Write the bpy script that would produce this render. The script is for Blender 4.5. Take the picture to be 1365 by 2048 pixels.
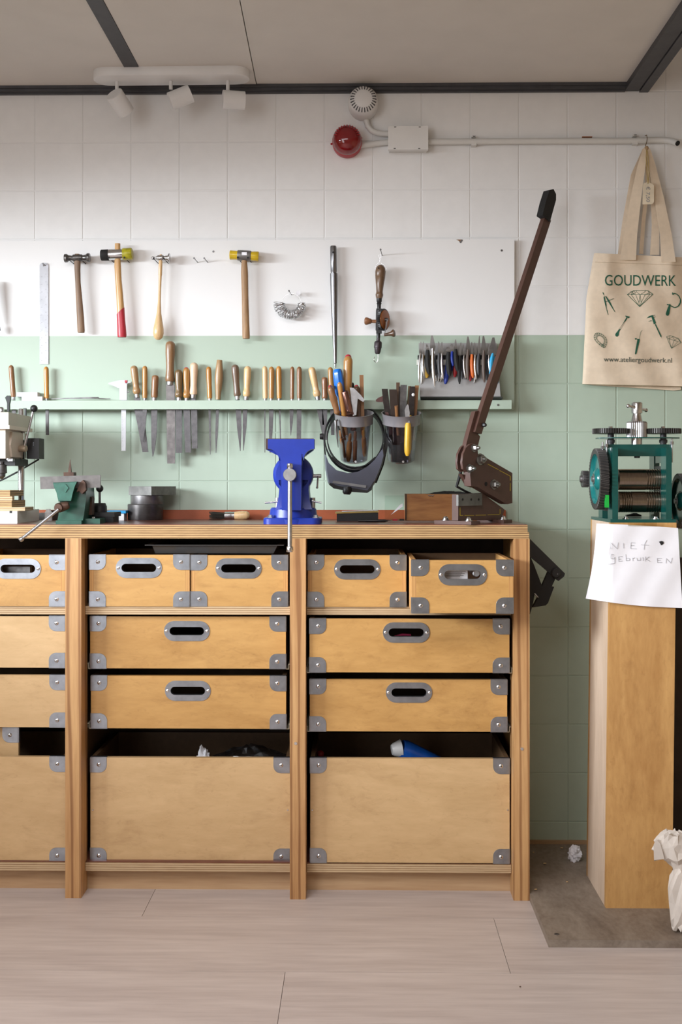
import bpy, bmesh, math, random
from mathutils import Vector, Matrix
random.seed(4)
for _o in list(bpy.data.objects):
    bpy.data.objects.remove(_o)
scene = bpy.context.scene
COL = scene.collection
R = math.radians

# ------------------------------------------------------------ camera
CY, CZ, F, HY, TH = -3.555, 1.137, 2300.0, 960.0, R(0.9)
cam_data = bpy.data.cameras.new('camera')
cam = bpy.data.objects.new('camera', cam_data)
COL.objects.link(cam)
cam.location = (0, CY, CZ)
cam.rotation_euler = (R(90), 0, TH)
cam_data.sensor_width = 36.0
cam_data.lens = 36.0 * F / 2048.0
cam_data.shift_y = -(1024.0 - HY) / 2048.0
cam_data.clip_start = 0.05
scene.camera = cam

# ------------------------------------------------------------ light
world = bpy.data.worlds.new('room_light')
scene.world = world
world.use_nodes = True
bg = world.node_tree.nodes['Background']
bg.inputs['Color'].default_value = (1.0, 0.83, 0.64, 1)
bg.inputs['Strength'].default_value = 0.24

def area_light(name, loc, target, sx, sy, power, color):
    ld = bpy.data.lights.new(name, 'AREA')
    ld.shape = 'RECTANGLE'; ld.size = sx; ld.size_y = sy
    ld.energy = power; ld.color = color
    o = bpy.data.objects.new(name, ld)
    COL.objects.link(o)
    o.location = loc
    o.rotation_euler = (Vector(target) - Vector(loc)).to_track_quat('-Z', 'Y').to_euler()
    return o
# daylight: open sky outside the left-hand window, and the windows behind the camera
area_light('window_daylight', (-5.0, -3.7, 2.1), (-2.45, -1.9, 1.65), 3.5, 1.0, 800, (0.87, 0.935, 1.0))
area_light('front_window_daylight', (-2.2, -4.3, 1.3), (0.1, -0.7, 0.35), 1.6, 1.8, 34, (0.92, 0.95, 1.0))
area_light('overhead_fill_light', (-0.7, -2.5, 2.3), (-0.7, -2.45, 0.0), 1.6, 1.2, 50, (0.97, 0.96, 1.0))  # added overhead fill to brighten the floor, no real fixture here

vs = scene.view_settings
vs.view_transform = 'Standard'
vs.look = 'None'
vs.exposure = 0.12
vs.gamma = 1.0
vs.use_curve_mapping = False

# ------------------------------------------------------------ helpers: geometry
CT, ST = math.cos(TH), math.sin(TH)
def W(px, py, Y):
    u = (px - 682.5) / F; v = (HY - py) / F
    t = (Y - CY) / (CT + u * ST)
    return Vector((t * (-ST + u * CT), Y, CZ + t * v))
def WX(px, Y): return W(px, 0, Y).x
def WZ(py, Y, px=682.5): return W(px, py, Y).z
def S(Y): return F / (Y - CY)
def WP(px, py, O, a):
    """point where the sight line meets the vertical plane through O that runs along angle a"""
    u = (px - 682.5) / F; v = (HY - py) / F
    d = Vector((-ST + u * CT, CT + u * ST, v))
    n = Vector((math.sin(a), -math.cos(a), 0))
    t = n.dot(O - Vector((0, CY, CZ))) / n.dot(d)
    return Vector((0, CY, CZ)) + d * t

WLOC = {}
class MB:
    def __init__(self, M=None):
        self.bm = bmesh.new(); self.M = M or Matrix.Identity(4); self.mi = 0
    def v(self, co): return self.bm.verts.new(self.M @ Vector(co))
    def f(self, vs_):
        try:
            fa = self.bm.faces.new(vs_); fa.material_index = self.mi; return fa
        except ValueError:
            return None
    def box(self, x0, x1, y0, y1, z0, z1):
        c = [self.v((x, y, z)) for x in (x0, x1) for y in (y0, y1) for z in (z0, z1)]
        for q in ((0,1,3,2),(4,6,7,5),(0,4,5,1),(2,3,7,6),(0,2,6,4),(1,5,7,3)):
            self.f([c[i] for i in q])
        return self
    def loft(self, loops, cap=True, closed=True):
        L = [[self.v(p) for p in lp] for lp in loops]
        n = len(L[0])
        for a, b in zip(L[:-1], L[1:]):
            for i in range(n if closed else n - 1):
                j = (i + 1) % n
                self.f([a[i], a[j], b[j], b[i]])
        if cap:
            self.f(L[0][::-1]); self.f(L[-1])
        return self
    def prism(self, pts, vec):
        vec = Vector(vec)
        return self.loft([[Vector(p) for p in pts], [Vector(p) + vec for p in pts]])
    def spin(self, A, B, prof, n=16, ex=1.0, ey=1.0, up=None, ph=0.0):
        A = Vector(A); B = Vector(B); d = B - A
        z = d.normalized()
        up = Vector(up) if up else (Vector((0, 1, 0)) if abs(z.y) < 0.9 else Vector((0, 0, 1)))
        x = up.cross(z).normalized(); y = z.cross(x)
        loops = []
        for t, r in prof:
            c = A + d * t
            loops.append([c + x * (math.cos(2*math.pi*i/n+ph) * r * ex) + y * (math.sin(2*math.pi*i/n+ph) * r * ey) for i in range(n)])
        return self.loft(loops)
    def tube(self, path, r, n=8, closed=False, cap=True):
        P = [Vector(p) for p in path]; m = len(P)
        rs = r if isinstance(r, (list, tuple)) else [r] * m
        loops = []; prev = None
        for i in range(m):
            if closed: t = P[(i + 1) % m] - P[i - 1]
            else: t = P[min(i + 1, m - 1)] - P[max(i - 1, 0)]
            t.normalize()
            if prev is None:
                a = Vector((0, 0, 1)) if abs(t.z) < 0.9 else Vector((0, 1, 0))
                x = a.cross(t).normalized()
            else:
                x = (prev - t * prev.dot(t)).normalized()
            prev = x; y = t.cross(x)
            loops.append([P[i] + (x * math.cos(2*math.pi*k/n) + y * math.sin(2*math.pi*k/n)) * rs[i] for k in range(n)])
        if closed:
            L = [[self.v(p) for p in lp] for lp in loops]
            for i in range(m):
                a, b = L[i], L[(i + 1) % m]
                for k in range(n):
                    j = (k + 1) % n
                    self.f([a[k], a[j], b[j], b[k]])
            return self
        return self.loft(loops, cap)
    def strap(self, path, wv, th):
        """flat band: wv = width vectors (one or per point), th thickness vector(s)"""
        P = [Vector(p) for p in path]
        wl = wv if isinstance(wv, list) else [Vector(wv)] * len(P)
        tl = th if isinstance(th, list) else [Vector(th)] * len(P)
        return self.loft([[p - Vector(w)/2 - Vector(t)/2, p + Vector(w)/2 - Vector(t)/2, p + Vector(w)/2 + Vector(t)/2, p - Vector(w)/2 + Vector(t)/2] for p, w, t in zip(P, wl, tl)])
    def holed(self, outer, inners, vec):
        vec = Vector(vec)
        sides = []
        for off in (Vector((0,0,0)), vec):
            edges = []; loops = []
            for lp in [outer] + inners:
                vv = [self.v(Vector(p) + off) for p in lp]
                loops.append(vv)
                for i in range(len(vv)):
                    edges.append(self.bm.edges.new((vv[i], vv[(i + 1) % len(vv)])))
            g = bmesh.ops.triangle_fill(self.bm, use_beauty=True, use_dissolve=False, edges=edges)
            for e in g['geom']:
                if isinstance(e, bmesh.types.BMFace): e.material_index = self.mi
            sides.append(loops)
        for a, b in zip(*sides):
            for i in range(len(a)):
                j = (i + 1) % len(a)
                self.f([a[i], a[j], b[j], b[i]])
        return self
    def sphere(self, c, r, n=14, m=8, sz=1.0):
        c = Vector(c)
        prof = [(0.5 - 0.5 * math.cos(math.pi * i / m), max(r * math.sin(math.pi * i / m), r * 0.02)) for i in range(m + 1)]
        return self.spin(c - Vector((0, 0, r * sz)), c + Vector((0, 0, r * sz)), prof, n)
    def grid(self, rows, back=None):
        L = [[self.v(p) for p in r] for r in rows]
        for a, b in zip(L[:-1], L[1:]):
            for i in range(len(a) - 1):
                self.f([a[i], a[i+1], b[i+1], b[i]])
        if back is not None:
            K = [[self.v(Vector(p) + Vector(back)) for p in r] for r in rows]
            for a, b in zip(K[:-1], K[1:]):
                for i in range(len(a) - 1):
                    self.f([a[i], b[i], b[i+1], a[i+1]])
            def rim(A, B):
                for i in range(len(A) - 1): self.f([A[i], B[i], B[i+1], A[i+1]])
            rim(L[0], K[0]); rim(L[-1], K[-1])
            rim([r[0] for r in L], [r[0] for r in K]); rim([r[-1] for r in L], [r[-1] for r in K])
        return self
    def mesh_data(self, verts, faces):
        vv = [self.v(p) for p in verts]
        for fc in faces: self.f([vv[i] for i in fc])
        return self

def mk(name, mb, mat, parent=None, label=None, cat=None, group=None, kind=None, bev=0, seg=1, ang=38, flat=False, recalc=True):
    bm = mb.bm
    if bev:
        es = [e for e in bm.edges if len(e.link_faces) == 2 and e.calc_face_angle(0) > 0.6]
        bmesh.ops.bevel(bm, geom=es, offset=bev, segments=seg, affect='EDGES', profile=0.5, clamp_overlap=True)
    if recalc: bmesh.ops.recalc_face_normals(bm, faces=bm.faces[:])
    xs = [v.co.x for v in bm.verts]; ys = [v.co.y for v in bm.verts]; zs = [v.co.z for v in bm.verts]
    org = Vector(((min(xs)+max(xs))/2, (min(ys)+max(ys))/2, min(zs) if parent is None else (min(zs)+max(zs))/2))
    bm.transform(Matrix.Translation(-org))
    me = bpy.data.meshes.new(name)
    bm.to_mesh(me); bm.free()
    for m in (mat if isinstance(mat, (list, tuple)) else [mat]): me.materials.append(m)
    if not flat:
        me.polygons.foreach_set('use_smooth', [True] * len(me.polygons))
        me.set_sharp_from_angle(angle=R(ang))
    return place(name, me, org, parent, label, cat, group, kind)

def place(name, me, org, parent=None, label=None, cat=None, group=None, kind=None):
    o = bpy.data.objects.new(name, me)
    COL.objects.link(o)
    org = Vector(org)
    WLOC[o.name] = org.copy()
    if parent is not None:
        o.parent = parent; o.location = org - WLOC[parent.name]
    else: o.location = org
    if label: o['label'] = label
    if cat: o['category'] = cat
    if group: o['group'] = group
    if kind: o['kind'] = kind
    return o

def thing(name, label, cat, loc, group=None):
    o = bpy.data.objects.new(name, None)
    COL.objects.link(o)
    o.location = loc; o.empty_display_size = 0.05
    WLOC[o.name] = Vector(loc)
    o['label'] = label; o['category'] = cat
    if group: o['group'] = group
    return o

def arc(cx, cy, r, a0, a1, n):
    return [(cx + r * math.cos(R(a0 + (a1 - a0) * i / n)), cy + r * math.sin(R(a0 + (a1 - a0) * i / n))) for i in range(n + 1)]
def pill(cx, cz, w, h, n=8):
    r = h / 2
    return arc(cx + w/2 - r, cz, r, -90, 90, n) + arc(cx - w/2 + r, cz, r, 90, 270, n)
def xz(pts, Y): return [Vector((p[0], Y, p[1])) for p in pts]
def pxs(pts, Y): return [W(p[0], p[1], Y) for p in pts]
def dome(w, t0=0.0, t1=0.3, n=4):
    """half-round start of a turned profile: t grows from t0 to t1"""
    return [(t0 + (t1 - t0) * (1 - math.cos(math.pi/2*i/n)), max(w * math.sin(math.pi/2*i/n), w*0.08)) for i in range(n + 1)]
def pspin(mb, p0, p1, Y, prof, n=14, ex=1.0, ey=1.0, up=None):
    """turned shape between two pixels at depth Y (or two depths); prof = [(t, width in px)]"""
    Y0, Y1 = Y if isinstance(Y, tuple) else (Y, Y)
    s = S((Y0 + Y1) / 2)
    return mb.spin(W(p0[0], p0[1], Y0), W(p1[0], p1[1], Y1), [(t, w / 2 / s) for t, w in prof], n, ex, ey, up)
def text_geo(body, size=1.0, spacing=1.0, shear=0.0):
    cu = bpy.data.curves.new('lettering', 'FONT')
    cu.body = body; cu.size = size; cu.space_character = spacing; cu.shear = shear
    cu.resolution_u = 3
    ob = bpy.data.objects.new('lettering', cu)
    COL.objects.link(ob)
    dg = bpy.context.evaluated_depsgraph_get(); dg.update()
    me = bpy.data.meshes.new_from_object(ob.evaluated_get(dg))
    vs_ = [v.co.copy() for v in me.vertices]; fs = [list(p.vertices) for p in me.polygons]
    bpy.data.objects.remove(ob); bpy.data.meshes.remove(me); bpy.data.curves.remove(cu)
    return vs_, fs
def fit_text(body, x0, x1, ybase, h, spacing=1.0, shear=0.0):
    """text geometry stretched to x0..x1 with capital height h (2-D)"""
    vs_, fs = text_geo(body, 1.0, spacing, shear)
    a = min(v.x for v in vs_); b = max(v.x for v in vs_); top = max(v.y for v in vs_)
    return [((v.x - a) / (b - a) * (x1 - x0) + x0, ybase + v.y / top * h) for v in vs_], fs

# ------------------------------------------------------------ helpers: materials
MATS = {}
def _base(name):
    m = bpy.data.materials.new(name); m.use_nodes = True
    nt = m.node_tree; b = nt.nodes['Principled BSDF']
    return m, nt, b
def _coord(nt, scale):
    tc = nt.nodes.new('ShaderNodeTexCoord'); oi = nt.nodes.new('ShaderNodeObjectInfo')
    add = nt.nodes.new('ShaderNodeVectorMath'); add.operation = 'MULTIPLY_ADD'
    mp = nt.nodes.new('ShaderNodeMapping'); mp.inputs['Scale'].default_value = scale
    cmb = nt.nodes.new('ShaderNodeCombineXYZ')
    for i in range(3): nt.links.new(oi.outputs['Random'], cmb.inputs[i])
    add.inputs[1].default_value = (7.3, 5.1, 9.7)
    nt.links.new(cmb.outputs[0], add.inputs[0]); nt.links.new(tc.outputs['Object'], add.inputs[2])
    nt.links.new(add.outputs[0], mp.inputs['Vector'])
    return mp.outputs[0], tc
def _noise(nt, vec, scale, detail=4, rough=0.55, dist=0.0):
    n = nt.nodes.new('ShaderNodeTexNoise')
    n.inputs['Scale'].default_value = scale; n.inputs['Detail'].default_value = detail
    n.inputs['Roughness'].default_value = rough; n.inputs['Distortion'].default_value = dist
    nt.links.new(vec, n.inputs['Vector'])
    return n.outputs['Fac']
def _ramp(nt, fac, stops):
    r = nt.nodes.new('ShaderNodeValToRGB')
    el = r.color_ramp.elements
    while len(el) < len(stops): el.new(0.5)
    for e, (p, c) in zip(el, stops):
        e.position = p; e.color = (c[0], c[1], c[2], 1)
    nt.links.new(fac, r.inputs['Fac'])
    return r.outputs['Color']
def _bump(nt, b, h, strength, dist=0.002):
    bp = nt.nodes.new('ShaderNodeBump')
    bp.inputs['Strength'].default_value = strength; bp.inputs['Distance'].default_value = dist
    nt.links.new(h, bp.inputs['Height']); nt.links.new(bp.outputs[0], b.inputs['Normal'])
def mul(c, k): return tuple(min(1, x * k) for x in c)
def M(name, col, rough=0.5, metal=0.0, var=0.12, vs_=25.0, bump=0.0, bs=300.0, coat=0.0, stretch=(1,1,1), spec=0.5):
    if name in MATS: return MATS[name]
    m, nt, b = _base(name)
    b.inputs['Roughness'].default_value = rough; b.inputs['Metallic'].default_value = metal
    b.inputs['Specular IOR Level'].default_value = spec
    if coat: b.inputs['Coat Weight'].default_value = coat
    vec, _ = _coord(nt, stretch)
    n = _noise(nt, vec, vs_)
    c = _ramp(nt, n, [(0.3, mul(col, 1 - var)), (0.7, mul(col, 1 + var))])
    nt.links.new(c, b.inputs['Base Color'])
    if bump: _bump(nt, b, _noise(nt, vec, bs, 2), bump)
    MATS[name] = m
    return m
def WOOD(name, c1, c2, axis='Z', scale=6.0, rough=0.5, stretch=14.0, knots=0.0, kcol=(0.12, 0.05, 0.02), coat=0.0, fine=0.35, stain=0.0, bands=0.0):
    if name in MATS: return MATS[name]
    m, nt, b = _base(name)
    b.inputs['Roughness'].default_value = rough
    if coat: b.inputs['Coat Weight'].default_value = coat; b.inputs['Coat Roughness'].default_value = 0.25
    sc = {'X': (1.0/stretch, 1, 1), 'Y': (1, 1.0/stretch, 1), 'Z': (1, 1, 1.0/stretch)}[axis]
    vec, tc = _coord(nt, sc)
    n1 = _noise(nt, vec, scale * 3, 5, 0.6, 1.2)
    n2 = _noise(nt, vec, scale * 22, 3, 0.6)
    mx = nt.nodes.new('ShaderNodeMix'); mx.data_type = 'FLOAT'
    mx.inputs['Factor'].default_value = fine
    nt.links.new(n1, mx.inputs['A']); nt.links.new(n2, mx.inputs['B'])
    mid = tuple((a + b_) / 2 for a, b_ in zip(c1, c2))
    col = _ramp(nt, mx.outputs['Result'], [(0.34, c2), (0.5, mid), (0.66, c1)])
    if bands:
        v5, _ = _coord(nt, {'X': (0.07, 1, 1), 'Y': (1, 0.07, 1), 'Z': (1, 0.6, 0.07)}[axis])
        wv = nt.nodes.new('ShaderNodeTexWave'); wv.wave_type = 'RINGS'; wv.rings_direction = 'SPHERICAL'
        wv.inputs['Scale'].default_value = bands; wv.inputs['Distortion'].default_value = 5.0
        wv.inputs['Detail'].default_value = 2.0; wv.inputs['Detail Scale'].default_value = 1.2
        nt.links.new(v5, wv.inputs['Vector'])
        br = _ramp(nt, wv.outputs['Fac'], [(0.05, (0.45, 0.33, 0.25)), (0.4, (1, 1, 1))])
        mb_ = nt.nodes.new('ShaderNodeMix'); mb_.data_type = 'RGBA'; mb_.blend_type = 'MULTIPLY'; mb_.inputs['Factor'].default_value = 0.75
        nt.links.new(col, mb_.inputs['A']); nt.links.new(br, mb_.inputs['B'])
        col = mb_.outputs['Result']
    if knots:
        v3, _ = _coord(nt, {'X': (0.5, 1, 1), 'Y': (1, 0.5, 1), 'Z': (1, 1, 0.5)}[axis])
        vo = nt.nodes.new('ShaderNodeTexVoronoi'); vo.inputs['Scale'].default_value = knots
        nt.links.new(v3, vo.inputs['Vector'])
        kr = _ramp(nt, vo.outputs['Distance'], [(0.03, (1, 1, 1)), (0.13, (0, 0, 0))])
        mc = nt.nodes.new('ShaderNodeMix'); mc.data_type = 'RGBA'
        nt.links.new(kr, mc.inputs['Factor']); nt.links.new(col, mc.inputs['A'])
        mc.inputs['B'].default_value = (*kcol, 1)
        col = mc.outputs['Result']
    if stain:
        v4, _ = _coord(nt, {'X': (0.45, 1, 1), 'Y': (1, 0.45, 1), 'Z': (1, 1, 0.45)}[axis])
        a1 = _ramp(nt, _noise(nt, v4, 16, 6, 0.7, 0.6), [(0.52, (0, 0, 0)), (0.72, (1, 1, 1))])
        a2 = _ramp(nt, _noise(nt, v4, 70, 3, 0.5, 1.5), [(0.60, (0, 0, 0)), (0.70, (1, 1, 1))])
        ms = nt.nodes.new('ShaderNodeMix'); ms.data_type = 'RGBA'; ms.blend_type = 'MULTIPLY'
        fa = nt.nodes.new('ShaderNodeMath'); fa.operation = 'MULTIPLY_ADD'; fa.use_clamp = True
        nt.links.new(a2, fa.inputs[0]); fa.inputs[1].default_value = stain * 0.45
        sc1 = nt.nodes.new('ShaderNodeMath'); sc1.operation = 'MULTIPLY'; sc1.inputs[1].default_value = stain
        nt.links.new(a1, sc1.inputs[0]); nt.links.new(sc1.outputs[0], fa.inputs[2])
        nt.links.new(fa.outputs[0], ms.inputs['Factor']); nt.links.new(col, ms.inputs['A'])
        ms.inputs['B'].default_value = (0.52, 0.42, 0.33, 1)
        col = ms.outputs['Result']
    nt.links.new(col, b.inputs['Base Color'])
    _bump(nt, b, n2, 0.12, 0.001)
    MATS[name] = m
    return m
def PLYEDGE(name, c1, c2, axis='Z', pitch=0.0045, rough=0.65):
    if name in MATS: return MATS[name]
    m, nt, b = _base(name)
    b.inputs['Roughness'].default_value = rough
    tc = nt.nodes.new('ShaderNodeTexCoord')
    mp = nt.nodes.new('ShaderNodeMapping')
    mp.inputs['Scale'].default_value = {'Z': (0.02, 0.02, 1), 'X': (1, 0.02, 0.02)}[axis]
    nt.links.new(tc.outputs['Object'], mp.inputs['Vector'])
    w = nt.nodes.new('ShaderNodeTexWave'); w.wave_type = 'BANDS'; w.bands_direction = axis
    w.inputs['Scale'].default_value = 0.314 / pitch
    w.inputs['Distortion'].default_value = 1.6; w.inputs['Detail'].default_value = 3; w.inputs['Detail Scale'].default_value = 2.0
    nt.links.new(mp.outputs[0], w.inputs['Vector'])
    mp2 = nt.nodes.new('ShaderNodeMapping')
    mp2.inputs['Scale'].default_value = {'Z': (6, 6, 60), 'X': (60, 6, 6)}[axis]
    nt.links.new(tc.outputs['Object'], mp2.inputs['Vector'])
    n = _noise(nt, mp2.outputs[0], 4.0, 5, 0.65)
    mx = nt.nodes.new('ShaderNodeMix'); mx.data_type = 'FLOAT'; mx.inputs['Factor'].default_value = 0.45
    nt.links.new(w.outputs['Fac'], mx.inputs['A']); nt.links.new(n, mx.inputs['B'])
    col = _ramp(nt, mx.outputs['Result'], [(0.2, c2), (0.75, c1)])
    nt.links.new(col, b.inputs['Base Color'])
    MATS[name] = m
    return m
def CLEAR(name, tint, fac=0.12, rough=0.08):
    if name in MATS: return MATS[name]
    m, nt, b = _base(name)
    nt.nodes.remove(b)
    tr = nt.nodes.new('ShaderNodeBsdfTransparent'); tr.inputs['Color'].default_value = (*tint, 1)
    gl = nt.nodes.new('ShaderNodeBsdfGlossy'); gl.inputs['Roughness'].default_value = rough
    fr = nt.nodes.new('ShaderNodeLayerWeight'); fr.inputs['Blend'].default_value = fac
    mx = nt.nodes.new('ShaderNodeMixShader')
    nt.links.new(fr.outputs['Facing'], mx.inputs['Fac'])
    nt.links.new(tr.outputs[0], mx.inputs[1]); nt.links.new(gl.outputs[0], mx.inputs[2])
    nt.links.new(mx.outputs[0], nt.nodes['Material Output'].inputs['Surface'])
    MATS[name] = m
    return m
def SPLIT(name, upper, lower, zline_local, rough):
    m, nt, b = _base(name)
    b.inputs['Roughness'].default_value = rough
    tc = nt.nodes.new('ShaderNodeTexCoord'); sp = nt.nodes.new('ShaderNodeSeparateXYZ')
    nt.links.new(tc.outputs['Object'], sp.inputs[0])
    gt = nt.nodes.new('ShaderNodeMath'); gt.operation = 'GREATER_THAN'; gt.inputs[1].default_value = zline_local
    nt.links.new(sp.outputs['Z'], gt.inputs[0])
    mx = nt.nodes.new('ShaderNodeMix'); mx.data_type = 'RGBA'
    nt.links.new(gt.outputs[0], mx.inputs['Factor'])
    mx.inputs['A'].default_value = (*lower, 1); mx.inputs['B'].default_value = (*upper, 1)
    nt.links.new(mx.outputs['Result'], b.inputs['Base Color'])
    n = _noise(nt, tc.outputs['Object'], 90, 3)
    _bump(nt, b, n, 0.08, 0.001)
    return m

WHITE_PAINT = (0.80, 0.795, 0.785); GREEN_PAINT = (0.41, 0.50, 0.405)
m_white_tile = M('white_painted_tile', WHITE_PAINT, 0.42, var=0.02, bump=0.05, bs=60)
m_green_tile = M('green_painted_tile', GREEN_PAINT, 0.42, var=0.02, bump=0.05, bs=60)
m_ceil = M('ceiling_board', (0.66, 0.62, 0.575), 0.8, var=0.03, vs_=6, bump=0.05, bs=150)
m_beam = M('dark_grey_steel', (0.055, 0.055, 0.06), 0.5, var=0.15, vs_=30)
m_black = M('black_plastic', (0.012, 0.012, 0.013), 0.42, var=0.1)
m_blackm = M('black_matt', (0.010, 0.010, 0.010), 0.75, var=0.1)
m_dark = M('dark_board_and_shade', (0.035, 0.022, 0.015), 0.8, var=0.2)  # dark boards and blocks, and the shade painted on the bench back
m_steel = M('polished_steel', (0.62, 0.62, 0.63), 0.22, 1.0, var=0.08, vs_=40)
m_steel2 = M('brushed_steel', (0.45, 0.45, 0.46), 0.38, 1.0, var=0.15, vs_=60)
m_darksteel = M('dark_steel', (0.17, 0.165, 0.165), 0.42, 0.85, var=0.3, vs_=50)
m_file = M('file_steel', (0.115, 0.108, 0.110), 0.5, 0.6, var=0.2, vs_=80, bump=0.25, bs=900)
m_zinc = M('zinc_plate', (0.37, 0.39, 0.43), 0.30, 0.95, var=0.16, vs_=35)
m_screw = M('screw_steel', (0.72, 0.72, 0.73), 0.25, 1.0, var=0.05)
m_white = M('white_plastic', (0.72, 0.71, 0.70), 0.4, var=0.02)
m_offwhite = M('cream_plastic', (0.62, 0.55, 0.44), 0.4, var=0.02)
m_ply = WOOD('birch_plywood', (0.57, 0.325, 0.108), (0.45, 0.24, 0.07), 'X', 3.4, 0.42, 3.6, fine=0.35, coat=0.15, stain=0.4)
m_plyl = WOOD('pale_birch_plywood', (0.65, 0.44, 0.225), (0.54, 0.35, 0.165), 'X', 3.2, 0.45, 3.5, fine=0.35, coat=0.12, stain=0.3)
m_plyshade = WOOD('shade_darkened_plywood', (0.13, 0.07, 0.03), (0.09, 0.048, 0.02), 'Y', 3.0, 0.6, 4.0)  # plywood darkened in its colour to stand in for shade inside the bench
m_edge = PLYEDGE('plywood_edge', (0.52, 0.33, 0.145), (0.17, 0.085, 0.03), 'Z', 0.0062)
m_edgel = PLYEDGE('pale_plywood_edge', (0.58, 0.43, 0.26), (0.30, 0.18, 0.085), 'Z', 0.0058)
m_edgev = PLYEDGE('plywood_edge_upright', (0.60, 0.33, 0.11), (0.36, 0.17, 0.05), 'X', 0.0045)
m_pine = WOOD('pine_post', (0.62, 0.37, 0.16), (0.40, 0.20, 0.075), 'Z', 6.5, 0.5, 16.0, bands=14.0, knots=9.0, kcol=(0.16, 0.06, 0.02), fine=0.3)
m_board = WOOD('worn_grey_plywood', (0.30, 0.25, 0.20), (0.17, 0.13, 0.10), 'Y', 4.0, 0.6, 2.0)
m_redlam = M('red_brown_laminate', (0.16, 0.055, 0.035), 0.28, var=0.3, vs_=12)
m_orange = M('red_brown_hardboard', (0.33, 0.075, 0.022), 0.55, var=0.1)
def handle_wood(name, c): return WOOD(name, mul(c, 1.12), mul(c, 0.72), 'Z', 12.0, 0.32, 12.0, coat=0.3, fine=0.4)
m_h = {
 'pale': handle_wood('pale_beech', (0.72, 0.48, 0.24)), 'honey': handle_wood('honey_beech', (0.46, 0.225, 0.06)),
 'orange': handle_wood('orange_beech', (0.52, 0.23, 0.045)), 'brown': handle_wood('brown_beech', (0.27, 0.125, 0.05)),
 'tan': handle_wood('tan_beech', (0.27, 0.145, 0.065)), 'grey': handle_wood('greyed_beech', (0.18, 0.115, 0.075)),
 'olive': handle_wood('olive_beech', (0.20, 0.125, 0.055)), 'pink': handle_wood('raw_beech', (0.75, 0.53, 0.36)),
 'dull': handle_wood('dull_beech', (0.37, 0.225, 0.105)), 'red': handle_wood('red_brown_beech', (0.27, 0.115, 0.05)),
 'dark': handle_wood('dark_walnut', (0.10, 0.05, 0.025)),
}
m_redpaint = M('red_paint', (0.42, 0.025, 0.04), 0.35, var=0.1)
m_yellowp = M('amber_plastic', (0.62, 0.42, 0.015), 0.25, var=0.15, coat=0.4)
m_blue = M('blue_enamel', (0.011, 0.032, 0.29), 0.36, var=0.08, vs_=40, bump=0.04, bs=500)
m_green = M('green_enamel', (0.014, 0.075, 0.048), 0.32, var=0.25, vs_=30)
m_teal = M('teal_enamel', (0.003, 0.068, 0.058), 0.24, var=0.12, vs_=30, coat=0.4)
m_brown = M('brown_enamel', (0.088, 0.043, 0.032), 0.42, var=0.1, vs_=40)
m_paper = M('white_paper', (0.80, 0.79, 0.82), 0.7, var=0.02)
m_canvas = M('natural_canvas', (0.74, 0.61, 0.46), 0.85, var=0.05, vs_=60, bump=0.2, bs=1500)
m_print = M('dark_green_print', (0.012, 0.10, 0.055), 0.8, var=0.1)
m_printd = M('faded_green_print', (0.06, 0.085, 0.065), 0.8, var=0.1)
m_clear = CLEAR('clear_smoky_plastic', (0.74, 0.72, 0.76), 0.2, 0.12)
m_acryl = CLEAR('clear_acrylic', (0.90, 0.94, 0.92), 0.28, 0.1)

# ============================================================ THE SETTING
X0 = WX(1038.6, 0.0)
ZL = WZ(671.0, 0.0)                       # where green paint meets white
T = 0.15
mb = MB(); mb.box(-2.6, 2.0, 0.0014, 0.12, -0.1, 2.9)
m_wall = SPLIT('painted_wall', mul(WHITE_PAINT, 0.97), mul(GREEN_PAINT, 0.95), ZL + 0.1, 0.5)
wall = mk('wall_back', mb, m_wall, kind='structure', label='tiled back wall painted white above and mint green below')
BX1 = WX(1029.5, -0.02)                   # right edge of the tool board
BZ0, BZ1 = WZ(818, -0.065), WZ(480, -0.02)
BENCH_X1 = WX(1059, -0.44)
tm = {}
def tile_mesh(key, w, h, mat):
    if key not in tm:
        g = MB(); g.box(-w/2, w/2, -0.003, 0.003, -h/2, h/2)
        bmesh.ops.bevel(g.bm, geom=[e for e in g.bm.edges if all(v.co.y < 0 for v in e.verts)], offset=0.0012, segments=2, affect='EDGES', profile=0.5)
        bmesh.ops.recalc_face_normals(g.bm, faces=g.bm.faces[:])
        me = bpy.data.meshes.new('tile'); g.bm.to_mesh(me); g.bm.free(); me.materials.append(mat)
        me.polygons.foreach_set('use_smooth', [True] * len(me.polygons)); me.set_sharp_from_angle(angle=R(8))
        tm[key] = me
    return tm[key]
for i in range(-19, 6):
    xa, xb = X0 + i * T, X0 + (i + 1) * T
    for k in range(-11, 7):
        za, zb = ZL + k * T, ZL + (k + 1) * T
        if zb < 0.04: continue
        if xb < BX1 - 0.02 and za > BZ0 + 0.01 and zb < BZ1 - 0.005: continue
        if xb < BENCH_X1 - 0.02 and zb < 0.95: continue
        if xa < -2.42: continue
        if zb > 2.40 and xb < 0.75: continue
        za2 = max(za, 0.0)
        h = zb - za2 - 0.0032; w = T - 0.0032
        mt = m_white_tile if k >= 0 else m_green_tile
        place('tile', tile_mesh((round(h, 4), k >= 0), w, h, mt), ((xa+xb)/2, 0.003, (za2+zb)/2), wall)

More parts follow.
